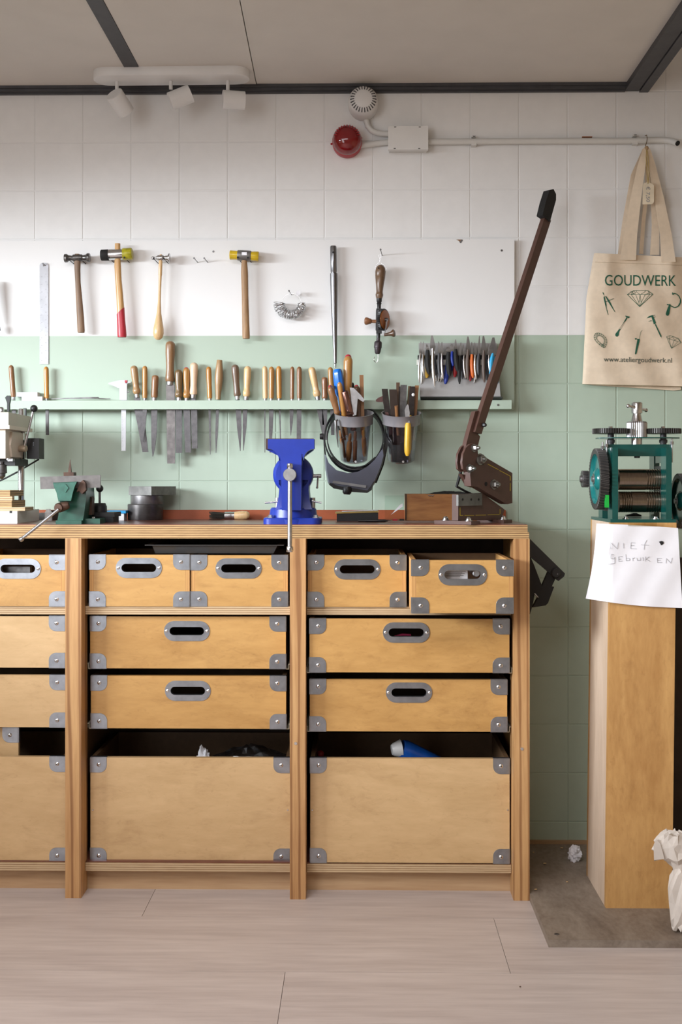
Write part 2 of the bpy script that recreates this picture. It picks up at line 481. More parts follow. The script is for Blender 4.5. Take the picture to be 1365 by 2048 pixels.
# left wall with the window the daylight comes through (outside the frame)
WY0, WY1, WZ0, WZ1 = -2.85, -0.95, 1.22, 1.96
mb = MB(); xl, xr = -2.62, -2.45
mb.box(xl, xr, -4.6, WY0, -0.1, 2.9); mb.box(xl, xr, WY1, 0.0, -0.1, 2.9); mb.box(xl, xr, WY0, WY1, -0.1, WZ0); mb.box(xl, xr, WY0, WY1, WZ1, 2.9)
m_side = M('beige_side_wall', (0.42, 0.32, 0.21), 0.7, var=0.03)  # beige picked so the unseen side walls bounce less and warmer light
mk('wall_left', mb, m_side, kind='structure', label='beige side wall with window, left of the workbench')
mb = MB(); mb.holed([(-2.58, WY0, WZ0), (-2.58, WY1, WZ0), (-2.58, WY1, WZ1), (-2.58, WY0, WZ1)], [[(-2.58, WY0+0.05, WZ0+0.05), (-2.58, WY1-0.05, WZ0+0.05), (-2.58, WY1-0.05, WZ1-0.05), (-2.58, WY0+0.05, WZ1-0.05)]], (0.06, 0, 0))
mk('window_1', mb, m_white, kind='structure', label='white framed window in the left wall')
mb = MB(); mb.box(1.75, 1.9, -4.6, 0.0, -0.1, 2.9)  # unseen wall added to cut the ambient light from the right
mk('wall_right_blocker', mb, m_side, kind='structure', label='unseen beige wall added right of the pedestal to block ambient light')

# floor: wide pale laminate planks running along the wall
m_floor = WOOD('pale_oak_laminate', (0.64, 0.565, 0.525), (0.47, 0.40, 0.37), 'X', 2.6, 0.45, 11.0, fine=0.45)
mb = MB(); mb.box(-2.6, 2.2, -4.6, 0.12, -0.12, -0.006)
floor = mk('floor', mb, M('floor_base', (0.10, 0.07, 0.05), 0.8), kind='structure', label='pale oak laminate floor')
rows = [0.098, -0.235, -0.567, -0.899, -1.231, -1.563, -1.9, -2.23, -2.56, -2.9, -3.23, -3.56, -3.9, -4.23, -4.56]
jts = {1: WX(284, -0.567), 2: WX(988, -0.567), 3: WX(568, -0.95)}
for r in range(len(rows) - 1):
    y1, y0 = rows[r], rows[r + 1]
    j = jts.get(r, -0.9 + (r * 0.77) % 1.9)
    cuts = [-2.6] + sorted([x for x in (j - 2 * 1.9, j - 1.9, j, j + 1.9) if -2.6 < x < 2.2]) + [2.2]
    for a, b in zip(cuts[:-1], cuts[1:]):
        g = MB(); g.box(a + 0.0006, b - 0.0006, y0 + 0.0006, y1 - 0.0006, -0.008, 0.0)
        mk('plank', g, m_floor, floor, bev=0.0004)

# dropped ceiling
ZC = 2.352
XBL = W(248, 130, -0.188).x; XBL2 = W(277, 130, -0.188).x
XBR = WX(1250, 0.0); XBR2 = WX(1297, 0.0)
mb = MB(); mb.box(-2.6, XBR, -4.6, 0.0, ZC + 0.03, ZC + 0.09)
ceiling = mk('ceiling', mb, m_blackm, kind='structure', label='dropped ceiling of pale boards between dark steel beams')
g = MB(); g.box(-2.6, XBL - 0.001, -4.6, -0.012, ZC, ZC + 0.03); mk('panel', g, m_ceil, ceiling, bev=0.0008)
sx0 = W(513, 175, -0.03).x; sx1 = W(480, 0, -0.644).x
sl = (sx1 - sx0) / (-0.614)
xa, xb = sx0 + sl * 0.018, sx0 + sl * (-4.57)
g = MB(); g.prism([(XBL2 + 0.001, -0.012, ZC), (xa - 0.0012, -0.012, ZC), (xb - 0.0012, -4.6, ZC), (XBL2 + 0.001, -4.6, ZC)], (0, 0, 0.03)); mk('panel', g, m_ceil, ceiling)
g = MB(); g.prism([(xa + 0.0012, -0.012, ZC + 0.001), (XBR, -0.012, ZC + 0.001), (XBR, -4.6, ZC + 0.001), (xb + 0.0012, -4.6, ZC + 0.001)], (0, 0, 0.03)); mk('panel', g, m_ceil, ceiling)
g = MB(); g.box(-2.6, XBR, -0.030, -0.012, ZC - 0.008, ZC + 0.028); g.box(-2.6, XBR, -0.012, 0.0, ZC - 0.021, ZC + 0.02); g.box(-2.6, XBR, -0.024, -0.012, ZC - 0.016, ZC - 0.008)
mk('trim_1', g, m_beam, kind='structure', label='dark steel trim where ceiling meets wall', bev=0.001)
g = MB(); g.box(XBL, XBL2, -4.6, -0.03, ZC - 0.002, ZC + 0.025); mk('trim_2', g, m_beam, kind='structure', label='dark steel beam running between ceiling boards', bev=0.001)
g = MB(); xm = (XBR + XBR2) / 2 + 0.008
g.box(XBR, xm - 0.001, -4.6, 0.0, ZC - 0.018, ZC + 0.08); g.box(xm + 0.001, XBR2, -4.6, 0.0, ZC - 0.022, ZC + 0.13)
mk('trim_3', g, m_beam, kind='structure', label='dark double steel beam at right ceiling edge', bev=0.001)
g = MB(); g.box(XBR2, 2.2, -4.6, 0.1, 2.86, 2.9); mk('ceiling_upper', g, m_ceil, kind='structure', label='higher ceiling beyond the right beam')

# skirting on the right
g = MB(); g.box(WX(1040, 0), 2.0, -0.012, 0.0, 0.0, 0.028)
mk('baseboard_back', g, WOOD('pale_skirting', (0.45, 0.30, 0.17), (0.33, 0.21, 0.11), 'X', 4, 0.6), kind='structure', label='thin wooden skirting strip at foot of green wall', bev=0.002)

# ============================================================ WORKBENCH
YF = -0.44
ZT = WZ(1049, YF)                         # worktop surface
g = MB(); g.box(-2.3, BENCH_X1 - 0.004, YF, -0.001, ZT - 0.021, ZT - 0.002)
top = thing('worktop', 'long thick plywood worktop with red-brown surface, worn front edge', 'worktop', (WX(600, YF), -0.22, ZT - 0.038))
mk('upper_layer', g, m_edge, top, bev=0.0015)
g = MB(); g.box(-2.3, BENCH_X1, YF - 0.001, -0.001, ZT - 0.038, ZT - 0.021); mk('lower_layer', g, m_edge, top, bev=0.0015)
g = MB(); g.box(-2.3, BENCH_X1 - 0.005, YF + 0.001, -0.001, ZT - 0.002, ZT); mk('surface', g, m_redlam, top, label='red-brown laminate surface')
g = MB(); g.box(-2.3, WX(1012, -0.01), -0.013, -0.001, ZT, WZ(1020, -0.013)); mk('backsplash', g, m_orange, None, 'low red-brown hardboard strip along wall behind worktop', 'backsplash')

bench = thing('workbench', 'pine and plywood workbench frame filled with plywood drawers', 'workbench', (WX(600, -0.22), -0.22, 0))
ZU = ZT - 0.038
def post(pl, pr, lab=None):
    g = MB(); g.box(WX(pl, YF), WX(pr, YF), YF, YF + 0.072, 0, ZU); return mk('post', g, m_pine, bench, bev=0.002)
post(130.5, 162.5); post(580, 612); post(1028, 1060)
for xc, pr in ((146, 0), (596, 0), (1052, 0)):
    x = WX(xc, YF); g = MB(); g.box(x - 0.009, x + 0.009, YF + 0.072, -0.03, 0.04, ZU); mk('partition', g, m_ply if xc > 1000 else m_plyshade, bench)
SH_Z1 = WZ(1213, -0.395); SH_Z0 = WZ(1230, -0.395)
BO_Z1 = WZ(1728, -0.395); BO_Z0 = WZ(1745, -0.395)
bays = [(-2.2, WX(146, YF) - 0.009, -400, 130.5), (WX(146, YF) + 0.009, WX(596, YF) - 0.009, 162.5, 580), (WX(596, YF) + 0.009, WX(1052, YF) - 0.009, 612, 1028)]
for xa, xb, pa, pb in bays:
    xf0 = WX(pa, YF) if pa > 0 else xa; xf1 = WX(pb, YF)
    for z0, z1, nm in ((SH_Z0, SH_Z1, 'shelf'), (BO_Z0, BO_Z1, 'bottom_shelf')):
        g = MB(); g.box(xf0 + 0.001, xf1 - 0.001, -0.395, YF + 0.071, z0, z1); g.box(xa, xb, YF + 0.071, -0.03, z0, z1); mk(nm, g, m_edgel, bench)
    g = MB(); g.box(xa, xb, -0.390, -0.03, BO_Z1, BO_Z1 + 0.0025); mk('shelf_surface', g, m_redlam, bench)
    g = MB(); g.box(xa, xb, -0.366, -0.352, 0.0, BO_Z0); mk('kick_board', g, WOOD('kick_pine', (0.55, 0.37, 0.21), (0.38, 0.22, 0.11), 'X', 4, 0.6, 14), bench)
g = MB(); g.box(-2.2, BENCH_X1 - 0.01, -0.03, -0.022, 0.02, ZU); mk('back_panel', g, m_dark, bench)  # dark tone put in for the deep shade at the back of the bench
for px_, py_ in ((592, 1487), (1045, 1498)):
    g = MB(); c = W(px_, py_, YF); g.spin(c, c + Vector((0, -0.0015, 0)), [(0, 0.005), (1, 0.004)], 10); mk('screw', g, m_screw, bench)

# ---- corner brackets and hand holes shared by all drawers
BW, BH = 0.0455, 0.0415
brk = {}
def bracket_mesh(sx, sz):
    if (sx, sz) in brk: return brk[(sx, sz)]
    g = MB(); r = 0.02
    pts = [(0, 0), (BW, 0)] + arc(BW - r, BH - r, r, 0, 90, 6) + [(0, BH)]
    g.prism([Vector((p[0] * sx, -0.0016, p[1] * sz)) for p in pts], (0, 0.0016, 0))
    bmesh.ops.bevel(g.bm, geom=g.bm.edges[:], offset=0.0004, segments=1, affect='EDGES')
    g.box(min(0, sx * BW), max(0, sx * BW), 0, 0.014, min(-sz * 0.0014, 0), max(-sz * 0.0014, 0))
    g.box(min(-sx * 0.0014, 0), max(-sx * 0.0014, 0), 0, 0.014, min(0, sz * BH), max(0, sz * BH))
    c = Vector((sx * BW * 0.52, -0.0016, sz * BH * 0.47)); g.mi = 1
    g.spin(c, c + Vector((0, -0.003, 0)), [(0, 0.0058), (0.4, 0.0056), (0.8, 0.0042), (1, 0.002)], 10)
    g.mi = 2; g.box(c.x - 0.0022, c.x + 0.0022, -0.0049, -0.0045, c.z - 0.0006, c.z + 0.0006); g.box(c.x - 0.0006, c.x + 0.0006, -0.0049, -0.0045, c.z - 0.0022, c.z + 0.0022)
    bmesh.ops.recalc_face_normals(g.bm, faces=g.bm.faces[:])
    me = bpy.data.meshes.new('corner_bracket'); g.bm.to_mesh(me); g.bm.free()
    for m in (m_zinc, m_screw, m_blackm): me.materials.append(m)
    me.polygons.foreach_set('use_smooth', [True] * len(me.polygons)); me.set_sharp_from_angle(angle=R(35))
    brk[(sx, sz)] = me
    return me
hp = []
def plate_mesh():
    if hp: return hp[0]
    g = MB(); w, h, iw, ih = 0.1275, 0.0555, 0.0985, 0.025
    g.holed(xz(pill(0, 0, w, h, 10), -0.0018), [xz(pill(0, 0, iw, ih, 8), -0.0018)], (0, 0.0018, 0))
    g.holed(xz(pill(0, 0, iw + 0.0006, ih + 0.0006, 8), -0.0018), [xz(pill(0, 0, iw - 0.0024, ih - 0.0024, 8), -0.0018)], (0, 0.014, 0))
    g.mi = 1
    for sx in (-1, 1):
        c = Vector((sx * 0.0565, -0.0018, 0)); g.spin(c, c + Vector((0, -0.0025, 0)), [(0, 0.0045), (0.5, 0.0043), (1, 0.002)], 10)
    bmesh.ops.recalc_face_normals(g.bm, faces=g.bm.faces[:])
    me = bpy.data.meshes.new('hand_hole_plate'); g.bm.to_mesh(me); g.bm.free()
    me.materials.append(m_zinc); me.materials.append(m_screw)
    me.polygons.foreach_set('use_smooth', [True] * len(me.polygons)); me.set_sharp_from_angle(angle=R(35))
    hp.append(me)
    return me

def drawer(name, pl, pr, pt, pb, Y, depth, hole=None, parent=None, label=None, cat=None, group=None, z0=None, boxed=False, rails=False, front_mat=None, brackets=True):
    """front rectangle given by its edges in the photograph at depth Y; body goes back from there"""
    xa, xb = WX(pl, Y), WX(pr, Y)
    za, zb = WZ(pb, Y, (pl + pr) / 2), WZ(pt, Y, (pl + pr) / 2)
    if z0 is not None: zb += z0 - za; za = z0
    front_mat = front_mat or m_ply
    th = 0.012
    fx0, fx1 = (xa + th, xb - th) if boxed else (xa, xb)
    if hole:
        hc = W(hole[0], hole[1], Y)
        if z0 is not None: hc.z = (za + zb) / 2 + (WZ(hole[1], Y) - (WZ(pb, Y) + WZ(pt, Y)) / 2)
        def fr(g):
            g.holed(xz([(fx0, za), (fx1, za), (fx1, zb), (fx0, zb)], Y), [xz(pill(hc.x, hc.z, 0.0975, 0.0242, 8), Y)], (0, 0.015, 0))
    else:
        def fr(g): g.box(fx0, fx1, Y, Y + 0.015, za, zb)
    if parent is None:
        root = thing(name, label, cat, ((xa+xb)/2, Y + depth/2, za), group)
        g = MB(); fr(g); front = mk('front', g, front_mat, root)
    else:
        g = MB(); fr(g); root = front = mk(name, g, front_mat, parent, label)
    for sx, x in ((1, xa), (-1, xb)):
        g = MB(); g.box(min(x, x + sx*th), max(x, x + sx*th), Y if boxed else Y + 0.015, Y + depth, za, zb); mk('side', g, m_edgev if boxed else m_plyshade, root)
    g = MB(); g.box(xa + th, xb - th, Y + 0.015, Y + depth - 0.01, za + 0.002, za + 0.008); mk('bottom', g, m_plyshade, root)
    g = MB(); g.box(xa + th, xb - th, Y + depth - 0.01, Y + depth, za + 0.002, zb); mk('back', g, m_plyshade, root)
    if brackets:
        for sx, x in ((1, xa), (-1, xb)):
            for sz, z in ((1, za), (-1, zb)):
                place('corner_bracket', bracket_mesh(sx, sz), (x, Y, z), root)
    if hole:
        place('hand_hole_plate', plate_mesh(), (hc.x, Y, hc.z), root)
    if rails:
        for sx, x in ((1, xa), (-1, xb)):
            g = MB(); g.box(min(x, x - sx*0.008), max(x, x - sx*0.008), Y + 0.012, Y + depth - 0.02, za - 0.004, za - 0.002)
            g.box(min(x - sx*0.007, x - sx*0.0085), max(x - sx*0.007, x - sx*0.0085), Y + 0.012, Y + depth - 0.02, za - 0.004, za + 0.012)
            g.box(min(x - sx*0.0085, x - sx*0.0145), max(x - sx*0.0085, x - sx*0.0145), Y + 0.012, Y + depth - 0.02, za + 0.010, za + 0.0115)
            g.box(min(x - sx*0.013, x - sx*0.0145), max(x - sx*0.013, x - sx*0.0145), Y + 0.016, Y + depth - 0.02, za - 0.002, za + 0.0115)
            mk('runner', g, M('cream_runner', (0.60, 0.55, 0.42), 0.35, 0.3), root)
    return root, (xa, xb, za, zb)
GB = 'small plywood drawer boxes on the upper shelf'
drawer('drawer_box', -68, 130.8, 1110, 1212, -0.400, 0.30, (36, 1137), None, 'small plywood drawer box left of first pine post, leftmost on upper shelf', 'drawer', GB, SH_Z1, True)
drawer('drawer_box', 179, 379.5, 1112, 1215, -0.400, 0.30, (278, 1138), None, 'small plywood drawer box just right of first pine post', 'drawer', GB, SH_Z1, True)
drawer('drawer_box', 382, 576, 1112, 1214, -0.396, 0.30, (477.5, 1138), None, 'small plywood drawer box under black tray, beside middle pine post', 'drawer', GB, SH_Z1, True)
drawer('drawer_box', 616, 813, 1112, 1215, -0.402, 0.30, (715, 1140), None, 'small plywood drawer box just right of middle pine post, pushed in', 'drawer', GB, SH_Z1, True)
drawer('drawer_box', 824, 1027.5, 1122, 1228, -0.55, 0.30, (926, 1151), None, 'small plywood drawer box pulled out, carton visible in hand hole', 'drawer', GB, SH_Z1, True)
drawer('drawer', -262, 130.5, 1232, 1335, -0.385, 0.32, (-69, 1259), bench, rails=True, front_mat=m_plyl)
drawer('drawer', -262, 131.5, 1350, 1454, -0.380, 0.32, (-69, 1379), bench, rails=True, front_mat=m_plyl)
drawer('drawer', 180.5, 572, 1233, 1337, -0.375, 0.32, (374, 1262), bench, rails=True)
drawer('drawer', 182, 572.5, 1352, 1457, -0.375, 0.32, (376, 1381.5), bench, rails=True)
drawer('drawer', 619.5, 1019.5, 1238, 1345, -0.425, 0.32, (813, 1265), bench, rails=True)
drawer('drawer', 620, 1015, 1359, 1463, -0.395, 0.32, (818.5, 1385), bench, rails=True)
_, bA5 = drawer('drawer', -262, 131.5, 1513, 1724, -0.385, 0.33, None, bench, front_mat=m_plyl)
_, bB5 = drawer('drawer', 181, 580, 1515.5, 1726, -0.375, 0.33, None, bench, front_mat=m_plyl)
_, bC5 = drawer('drawer', 621, 1020, 1517, 1727, -0.390, 0.33, None, bench, front_mat=m_plyl)
# things seen in the drawers
g = MB(); g.box(WX(-110, -0.33), WX(37, -0.33), -0.33, -0.315, bA5[2] + 0.01, WZ(1458, -0.33)); o = mk('wooden_box', g, m_plyl, None, 'pale plywood box standing in the open bottom left drawer', 'box')
place('corner_bracket', bracket_mesh(-1, -1), (WX(37, -0.33), -0.33, WZ(1458, -0.33)), o)
def crumple(name, c, r, mat, label, cat, n=26, m=14, amp=0.3, sq=(1,1,1), seed=1, flat=True, freq=3.0):
    rnd = random.Random(seed); ph = [(rnd.uniform(-1,1), rnd.uniform(-1,1), rnd.uniform(-1,1), rnd.uniform(0,6.3)) for _ in range(9)]
    g = MB(); loops = []
    for i in range(m + 1):
        a = math.pi * (0.04 + 0.92 * i / m); lp = []
        for k in range(n):
            b = 2 * math.pi * k / n
            d = Vector((math.sin(a)*math.cos(b), math.sin(a)*math.sin(b), math.cos(a)))
            q = 1 + amp * sum(abs(math.sin(freq*(p[0]*d.x + p[1]*d.y + p[2]*d.z)*1.7 + p[3])) - 0.6 for p in ph) / 3.2 + rnd.uniform(-0.05, 0.05)
            lp.append(Vector(c) + Vector((d.x*sq[0], d.y*sq[1], d.z*sq[2])) * r * q)
        loops.append(lp)
    g.loft(loops)
    return mk(name, g, mat, None, label, cat, flat=flat)
c = W(500, 1540, -0.24); crumple('plastic_bag', c, 0.075, CLEAR('cloudy_polythene', (0.55, 0.56, 0.6), 0.35, 0.25), 'crumpled clear plastic bag in large drawer left of middle post', 'bag', sq=(1.5, 0.8, 0.85), amp=0.35, seed=3)
c = W(408, 1528, -0.26); crumple('paper_scrap', c, 0.028, m_paper, 'white paper scrap poking out of large drawer beside plastic bag', 'paper', sq=(0.6, 0.5, 1.6), amp=0.4, seed=8)
t = thing('spray_can', 'blue bottle lying tilted in the open bottom right drawer', 'bottle', (WX(840, -0.25), -0.25, bC5[2] + 0.16))
g = MB(); pspin(g, (802, 1496), (900, 1545), (-0.27, -0.22), [(0, 34), (0.06, 40), (1, 42)], 18); mk('body', g, M('blue_label', (0.01, 0.09, 0.42), 0.3, var=0.2), t)
g = MB(); pspin(g, (784, 1500), (803, 1497), (-0.275, -0.27), [(0, 20), (0.2, 26), (0.8, 34), (1, 37)], 18); mk('cap', g, m_white, t)
g = MB(); g.sphere(W(641, 1508, -0.2), 0.011); mk('red_ball', g, m_redpaint, None, 'small red round knob inside bottom right drawer, far left', 'ball')
# carton and tube inside the pulled out box
Yc = -0.52
t = thing('carton', 'small printed carton seen through hand hole of pulled-out drawer box', 'box', (WX(905, Yc), Yc, SH_Z1 + 0.008))
g = MB(); g.box(WX(880, Yc), WX(936, Yc), Yc, Yc + 0.04, SH_Z1 + 0.008, SH_Z1 + 0.108); mk('body', g, m_paper, t, bev=0.001)
g = MB()
for k in range(6):
    z = SH_Z1 + 0.1055 - k * 0.0026; g.box(WX(889, Yc), WX(932 - (k*7) % 12, Yc), Yc - 0.0004, Yc, z, z + 0.0011)
mk('print', g, m_darksteel, t)
g = MB(); c = W(954, 1147, Yc - 0.005); g.spin(c, c + Vector((0, 0.10, 0)), [(0, 0.008), (0.02, 0.0105), (1, 0.0105)], 14); mk('metal_tube', g, m_steel2, None, 'round metal tube end seen beside carton in drawer box', 'tube')
g = MB(); g.box(WX(4, -0.36), WX(60, -0.36), -0.36, -0.34, SH_Z1 + 0.008, SH_Z1 + 0.106); mk('tool_case', g, m_darksteel, None, 'grey metal case seen through leftmost drawer hand hole', 'case')
g = MB(); g.tube([W(790, 1273, -0.38), W(805, 1270, -0.375), W(822, 1271, -0.37)], [0.003, 0.004, 0.004], 8); mk('pink_marker', g, M('pink_plastic', (0.7, 0.06, 0.2), 0.4), None, 'pink pen seen in hand hole of upper right wide drawer', 'pen')

# black tray lying on the boxes
Yt = -0.385; zt0 = SH_Z1 + (WZ(1112, -0.4) - WZ(1215, -0.4)) + 0.003
t = thing('tray', 'black metal tray lying on two small drawer boxes under worktop', 'tray', (WX(430, Yt), -0.25, zt0))
x0, x1, zt1 = WX(300, Yt), WX(560, Yt), WZ(1091, Yt)
g = MB(); g.box(x0 + 0.012, x1 - 0.02, Yt + 0.012, -0.12, zt0, zt0 + 0.002)
for seg_ in (([x0+0.012, x1-0.02], Yt+0.012, Yt), ([x0+0.012, x1-0.02], -0.12, -0.11)):
    (a, b), ya, yb = seg_
    g.prism([(a, ya, zt0), (b, ya, zt0), (b + 0.012, yb, zt1), (a - 0.006, yb, zt1)], (0, 0.0015, 0))
g.prism([(x0+0.012, Yt+0.012, zt0), (x0+0.012, -0.12, zt0), (x0+0.006, -0.11, zt1), (x0+0.006, Yt, zt1)], (0.0015, 0, 0))
g.prism([(x1-0.02, Yt+0.012, zt0), (x1-0.02, -0.12, zt0), (x1-0.008, -0.11, zt1), (x1-0.008, Yt, zt1)], (0.0015, 0, 0))
mk('pan', g, M('black_enamel', (0.055, 0.052, 0.05), 0.3, var=0.1), t)
g = MB(); g.box(x0 - 0.012, x1 + 0.012, Yt - 0.012, Yt + 0.001, zt1, zt1 + 0.0022); g.box(x0 - 0.012, x0 + 0.007, Yt, -0.10, zt1, zt1 + 0.0022); g.box(x1 - 0.008, x1 + 0.012, Yt, -0.10, zt1, zt1 + 0.0022)
mk('rim', g, M('black_enamel', (0.03, 0.03, 0.032), 0.35), t, bev=0.0006)
for px_, Y_ in ((186, -0.375), (576, -0.375), (625, -0.390), (1016, -0.390)):
    g = MB(); c = W(px_, 1620, Y_); g.spin(c, c + Vector((0, -0.002, 0)), [(0, 0.0028), (1, 0.002)], 8); mk('screw', g, m_screw, bench)

# ============================================================ TOOL BOARD ON THE WALL
YB = -0.02
brd = thing('tool_board', 'painted tool board, white above and mint green below, with slotted ledge', 'tool board', (WX(500, YB), -0.01, BZ0))
g = MB(); g.box(-2.3, BX1, YB, -0.001, BZ0, BZ1)
zl = WZ(671, YB)
pan = mk('panel', g, m_white, brd)
pan.data.materials.clear(); pan.data.materials.append(SPLIT('board_paint', WHITE_PAINT, GREEN_PAINT, zl - (BZ0 + BZ1) / 2, 0.45))
YLg = -0.062                                # front of the ledge
g = MB(); g.box(-2.3, WX(1024, YLg), YLg, YB, WZ(818, YLg), WZ(800.5, YLg))
LZ1 = WZ(800.5, YLg)
mk('ledge', g, M('green_board_paint', GREEN_PAINT, 0.45, var=0.02), brd, bev=0.001)
for px_, py_ in ((427, 503), (1004, 501), (922, 484), (924, 481), (997, 810), (1003, 795)):
    g = MB(); c = W(px_, py_, YB if py_ < 700 else YLg); g.spin(c, c + Vector((0, -0.0015, 0)), [(0, 0.0035), (1, 0.003)], 8); mk('screw', g, m_darksteel, brd)
g = MB(); pts = [(954, 477), (962, 478.5), (959, 482), (957, 479.5)]
g = MB(); g.prism(pxs([(913, 479), (926, 479), (921, 482), (920, 484), (918, 481.5)], YB - 0.0004), (0, 0.0004, 0)); mk('chipped_paint', g, m_h['brown'], brd)

def hook_nail(px_, py_, Y=YB, L=0.045, drop=0.0):
    g = MB(); a = W(px_, py_, Y); g.tube([a + Vector((0.006, 0.001, -0.006)), a + Vector((0, -L, 0))], 0.0012, 6); g.spin(a + Vector((0, -L, 0)), a + Vector((0, -L - 0.002, 0)), [(0, 0.003), (1, 0.003)], 8)
    return g
G_N = 'bare nails in the board'
for px_, where in ((392, 'left'), (412, 'right')):
    mk('nail', hook_nail(px_, 521, L=0.035), m_darksteel, None, 'bare nail in white board left of amber mallet, %s one of the pair' % where, 'nail', G_N)

# steel ruler
Yr = YB - 0.003
t = thing('steel_ruler', 'long steel ruler hanging from its hole on the board', 'ruler', W(88, 728, Yr))
x0, x1 = WX(79.3, Yr), WX(97, Yr); zt_, zb_ = WZ(524, Yr), WZ(727.5, Yr); xc = (x0 + x1)/2
out = [(x0, zb_), (x1, zb_), (x1, zt_ - 0.009)] + arc(x1 - 0.009, zt_ - 0.009, 0.009, 0, 90, 4) + arc(x0 + 0.009, zt_ - 0.009, 0.009, 90, 180, 4)
g = MB(); g.holed(xz(out, Yr), [xz(arc(xc, zt_ - 0.008, 0.003, 0, 330, 11), Yr)], (0, 0.0012, 0)); mk('blade', g, M('satin_steel', (0.40, 0.40, 0.42), 0.45, 0.6, var=0.12), t)
g = MB(); n = 60
for i in range(n):
    z = zb_ + 0.004 + (zt_ - zb_ - 0.022) * i / n; w = 0.005 if i % 10 == 0 else (0.0038 if i % 5 == 0 else 0.0024)
    g.box(x0 + 0.0005, x0 + w, Yr - 0.0002, Yr, z, z + 0.0005); g.box(x1 - w, x1 - 0.0005, Yr - 0.0002, Yr, z, z + 0.0005)
for i in range(12):
    z = zb_ + 0.010 + i * 0.0235; g.box(x0 + 0.0062, x0 + 0.0075, Yr - 0.0002, Yr, z, z + 0.0024); g.box(x1 - 0.0085, x1 - 0.0072, Yr - 0.0002, Yr, z + 0.008, z + 0.0104)
mk('graduations', g, m_darksteel, t)
mk('nail', hook_nail(88.5, 529, L=0.012), m_darksteel, None, 'small nail through the hole of the steel ruler', 'nail')

# ---- hammers
YH = -0.052
def head_hooks(xa, xb, py, nm):
    """the two nails a hammer head rests on"""
    for px_, w in ((xa, 'left'), (xb, 'right')):
        mk('nail', hook_nail(px_, py, L=0.045), m_blackm, None, 'dark nail under head of %s, %s of handle' % (nm, w), 'nail', 'nails carrying the hammers')
# chasing hammer
t = thing('chasing_hammer', 'old hammer with dark steel head and grey-brown handle', 'hammer', W(162, 667, YH))
g = MB(); pspin(g, (129, 516.5), (180, 515.5), YH, [(0, 15), (0.02, 17), (0.1, 17), (0.16, 12), (0.3, 10), (0.35, 14.5), (0.68, 14.5), (0.73, 11), (0.84, 13), (0.9, 18.5), (0.98, 18.5), (1, 16)], 18); mk('head', g, M('old_hammer_steel', (0.16, 0.155, 0.15), 0.3, 0.9, var=0.3, vs_=90), t)
g = MB(); L = []
for px_, py, w in ((154.5, 508, 10), (155, 523, 13), (155, 540, 12), (156, 565, 11), (158.5, 600, 13), (161, 635, 14.5), (162.3, 662, 15), (162.5, 665.5, 13)):
    c = W(px_, py, YH); r = w / 2 / S(YH); L.append([c + Vector((math.cos(a*math.pi/6) * r, math.sin(a*math.pi/6) * r * 0.72, 0)) for a in range(12)])
g.loft(L); mk('handle', g, WOOD('weathered_ash', (0.30, 0.18, 0.10), (0.15, 0.10, 0.07), 'Z', 14, 0.55, 12), t)
head_hooks(144, 168, 524, 'old steel hammer')
# black and amber mallet
t = thing('soft_face_mallet', 'mallet with black and amber faces, red-painted handle end', 'mallet', W(243, 675, YH))
g = MB(); pspin(g, (202, 510.5), (219, 510), YH, [(0, 19), (0.06, 22), (0.9, 22.5), (1, 20)], 20); mk('rubber_face', g, m_blackm, t)
g = MB(); pspin(g, (218, 509.5), (246, 508.5), YH, [(0, 21.5), (0.05, 22), (0.95, 22), (1, 21.5)], 20); mk('head', g, m_steel, t)
g = MB(); pspin(g, (246, 508.5), (265, 507.5), YH, [(0, 23), (0.08, 24), (0.9, 24), (1, 21)], 20); mk('amber_face', g, M('olive_amber', (0.36, 0.32, 0.015), 0.3, var=0.3, vs_=90), t)
g = MB(); L = []
for px_, py, w in ((235.3, 487, 11), (235.3, 520, 12), (235.5, 532, 13.5), (237, 560, 13), (239.5, 590, 14), (241.5, 620, 15), (243, 650, 16.5), (244, 671, 18), (244, 674, 16)):
    c = W(px_, py, YH); r = w / 2 / S(YH); L.append([c + Vector((math.cos(a*math.pi/7) * r, math.sin(a*math.pi/7) * r * 0.75, 0)) for a in range(14)])
g.loft(L); mk('handle', g, handle_wood('varnished_hickory', (0.58, 0.33, 0.12)), t)
g = MB(); L = []
for px_, py, w, sl_ in ((241.3, 622, 15.2, 7), (242.3, 640, 16.2, 0), (243.3, 655, 17.2, 0), (244, 670, 18.2, 0), (244, 674.5, 16.5, 0)):
    c = W(px_, py, YH); r = (w + 0.6) / 2 / S(YH)
    L.append([c + Vector((math.cos(a*math.pi/7) * r, math.sin(a*math.pi/7) * r * 0.76, math.cos(a*math.pi/7) * sl_ / S(YH))) for a in range(14)])
g.loft(L); mk('painted_end', g, m_redpaint, t, label='red-painted handle end')
head_hooks(224, 255, 521, 'black and amber mallet')
# small chasing hammer with bulb handle
t = thing('bulb_handle_hammer', 'small bright steel hammer with slim pale handle swelling to bulb', 'hammer', W(316, 681, YH))
g = MB(); pspin(g, (303, 516.5), (315, 516), YH, [(0, 3), (0.1, 6.5), (0.3, 7.5), (0.5, 6), (0.6, 4), (1, 9)], 14)
pspin(g, (315, 516), (328, 516), YH, [(0, 10), (0.1, 12), (0.9, 12), (1, 10)], 14); pspin(g, (328, 516), (340, 516.5), YH, [(0, 8), (0.3, 10), (0.7, 12), (0.8, 20), (0.96, 20), (1, 18)], 18); mk('head', g, m_steel, t)
g = MB(); pspin(g, (322, 509), (316.5, 680), YH, [(0, 5), (0.08, 7.5), (0.24, 7.5), (0.25, 6.4), (0.4, 5.6), (0.55, 6), (0.68, 9), (0.78, 15), (0.86, 20.5), (0.92, 21.5), (0.97, 18), (0.995, 9), (1, 3)], 18); mk('handle', g, m_h['pale'], t)
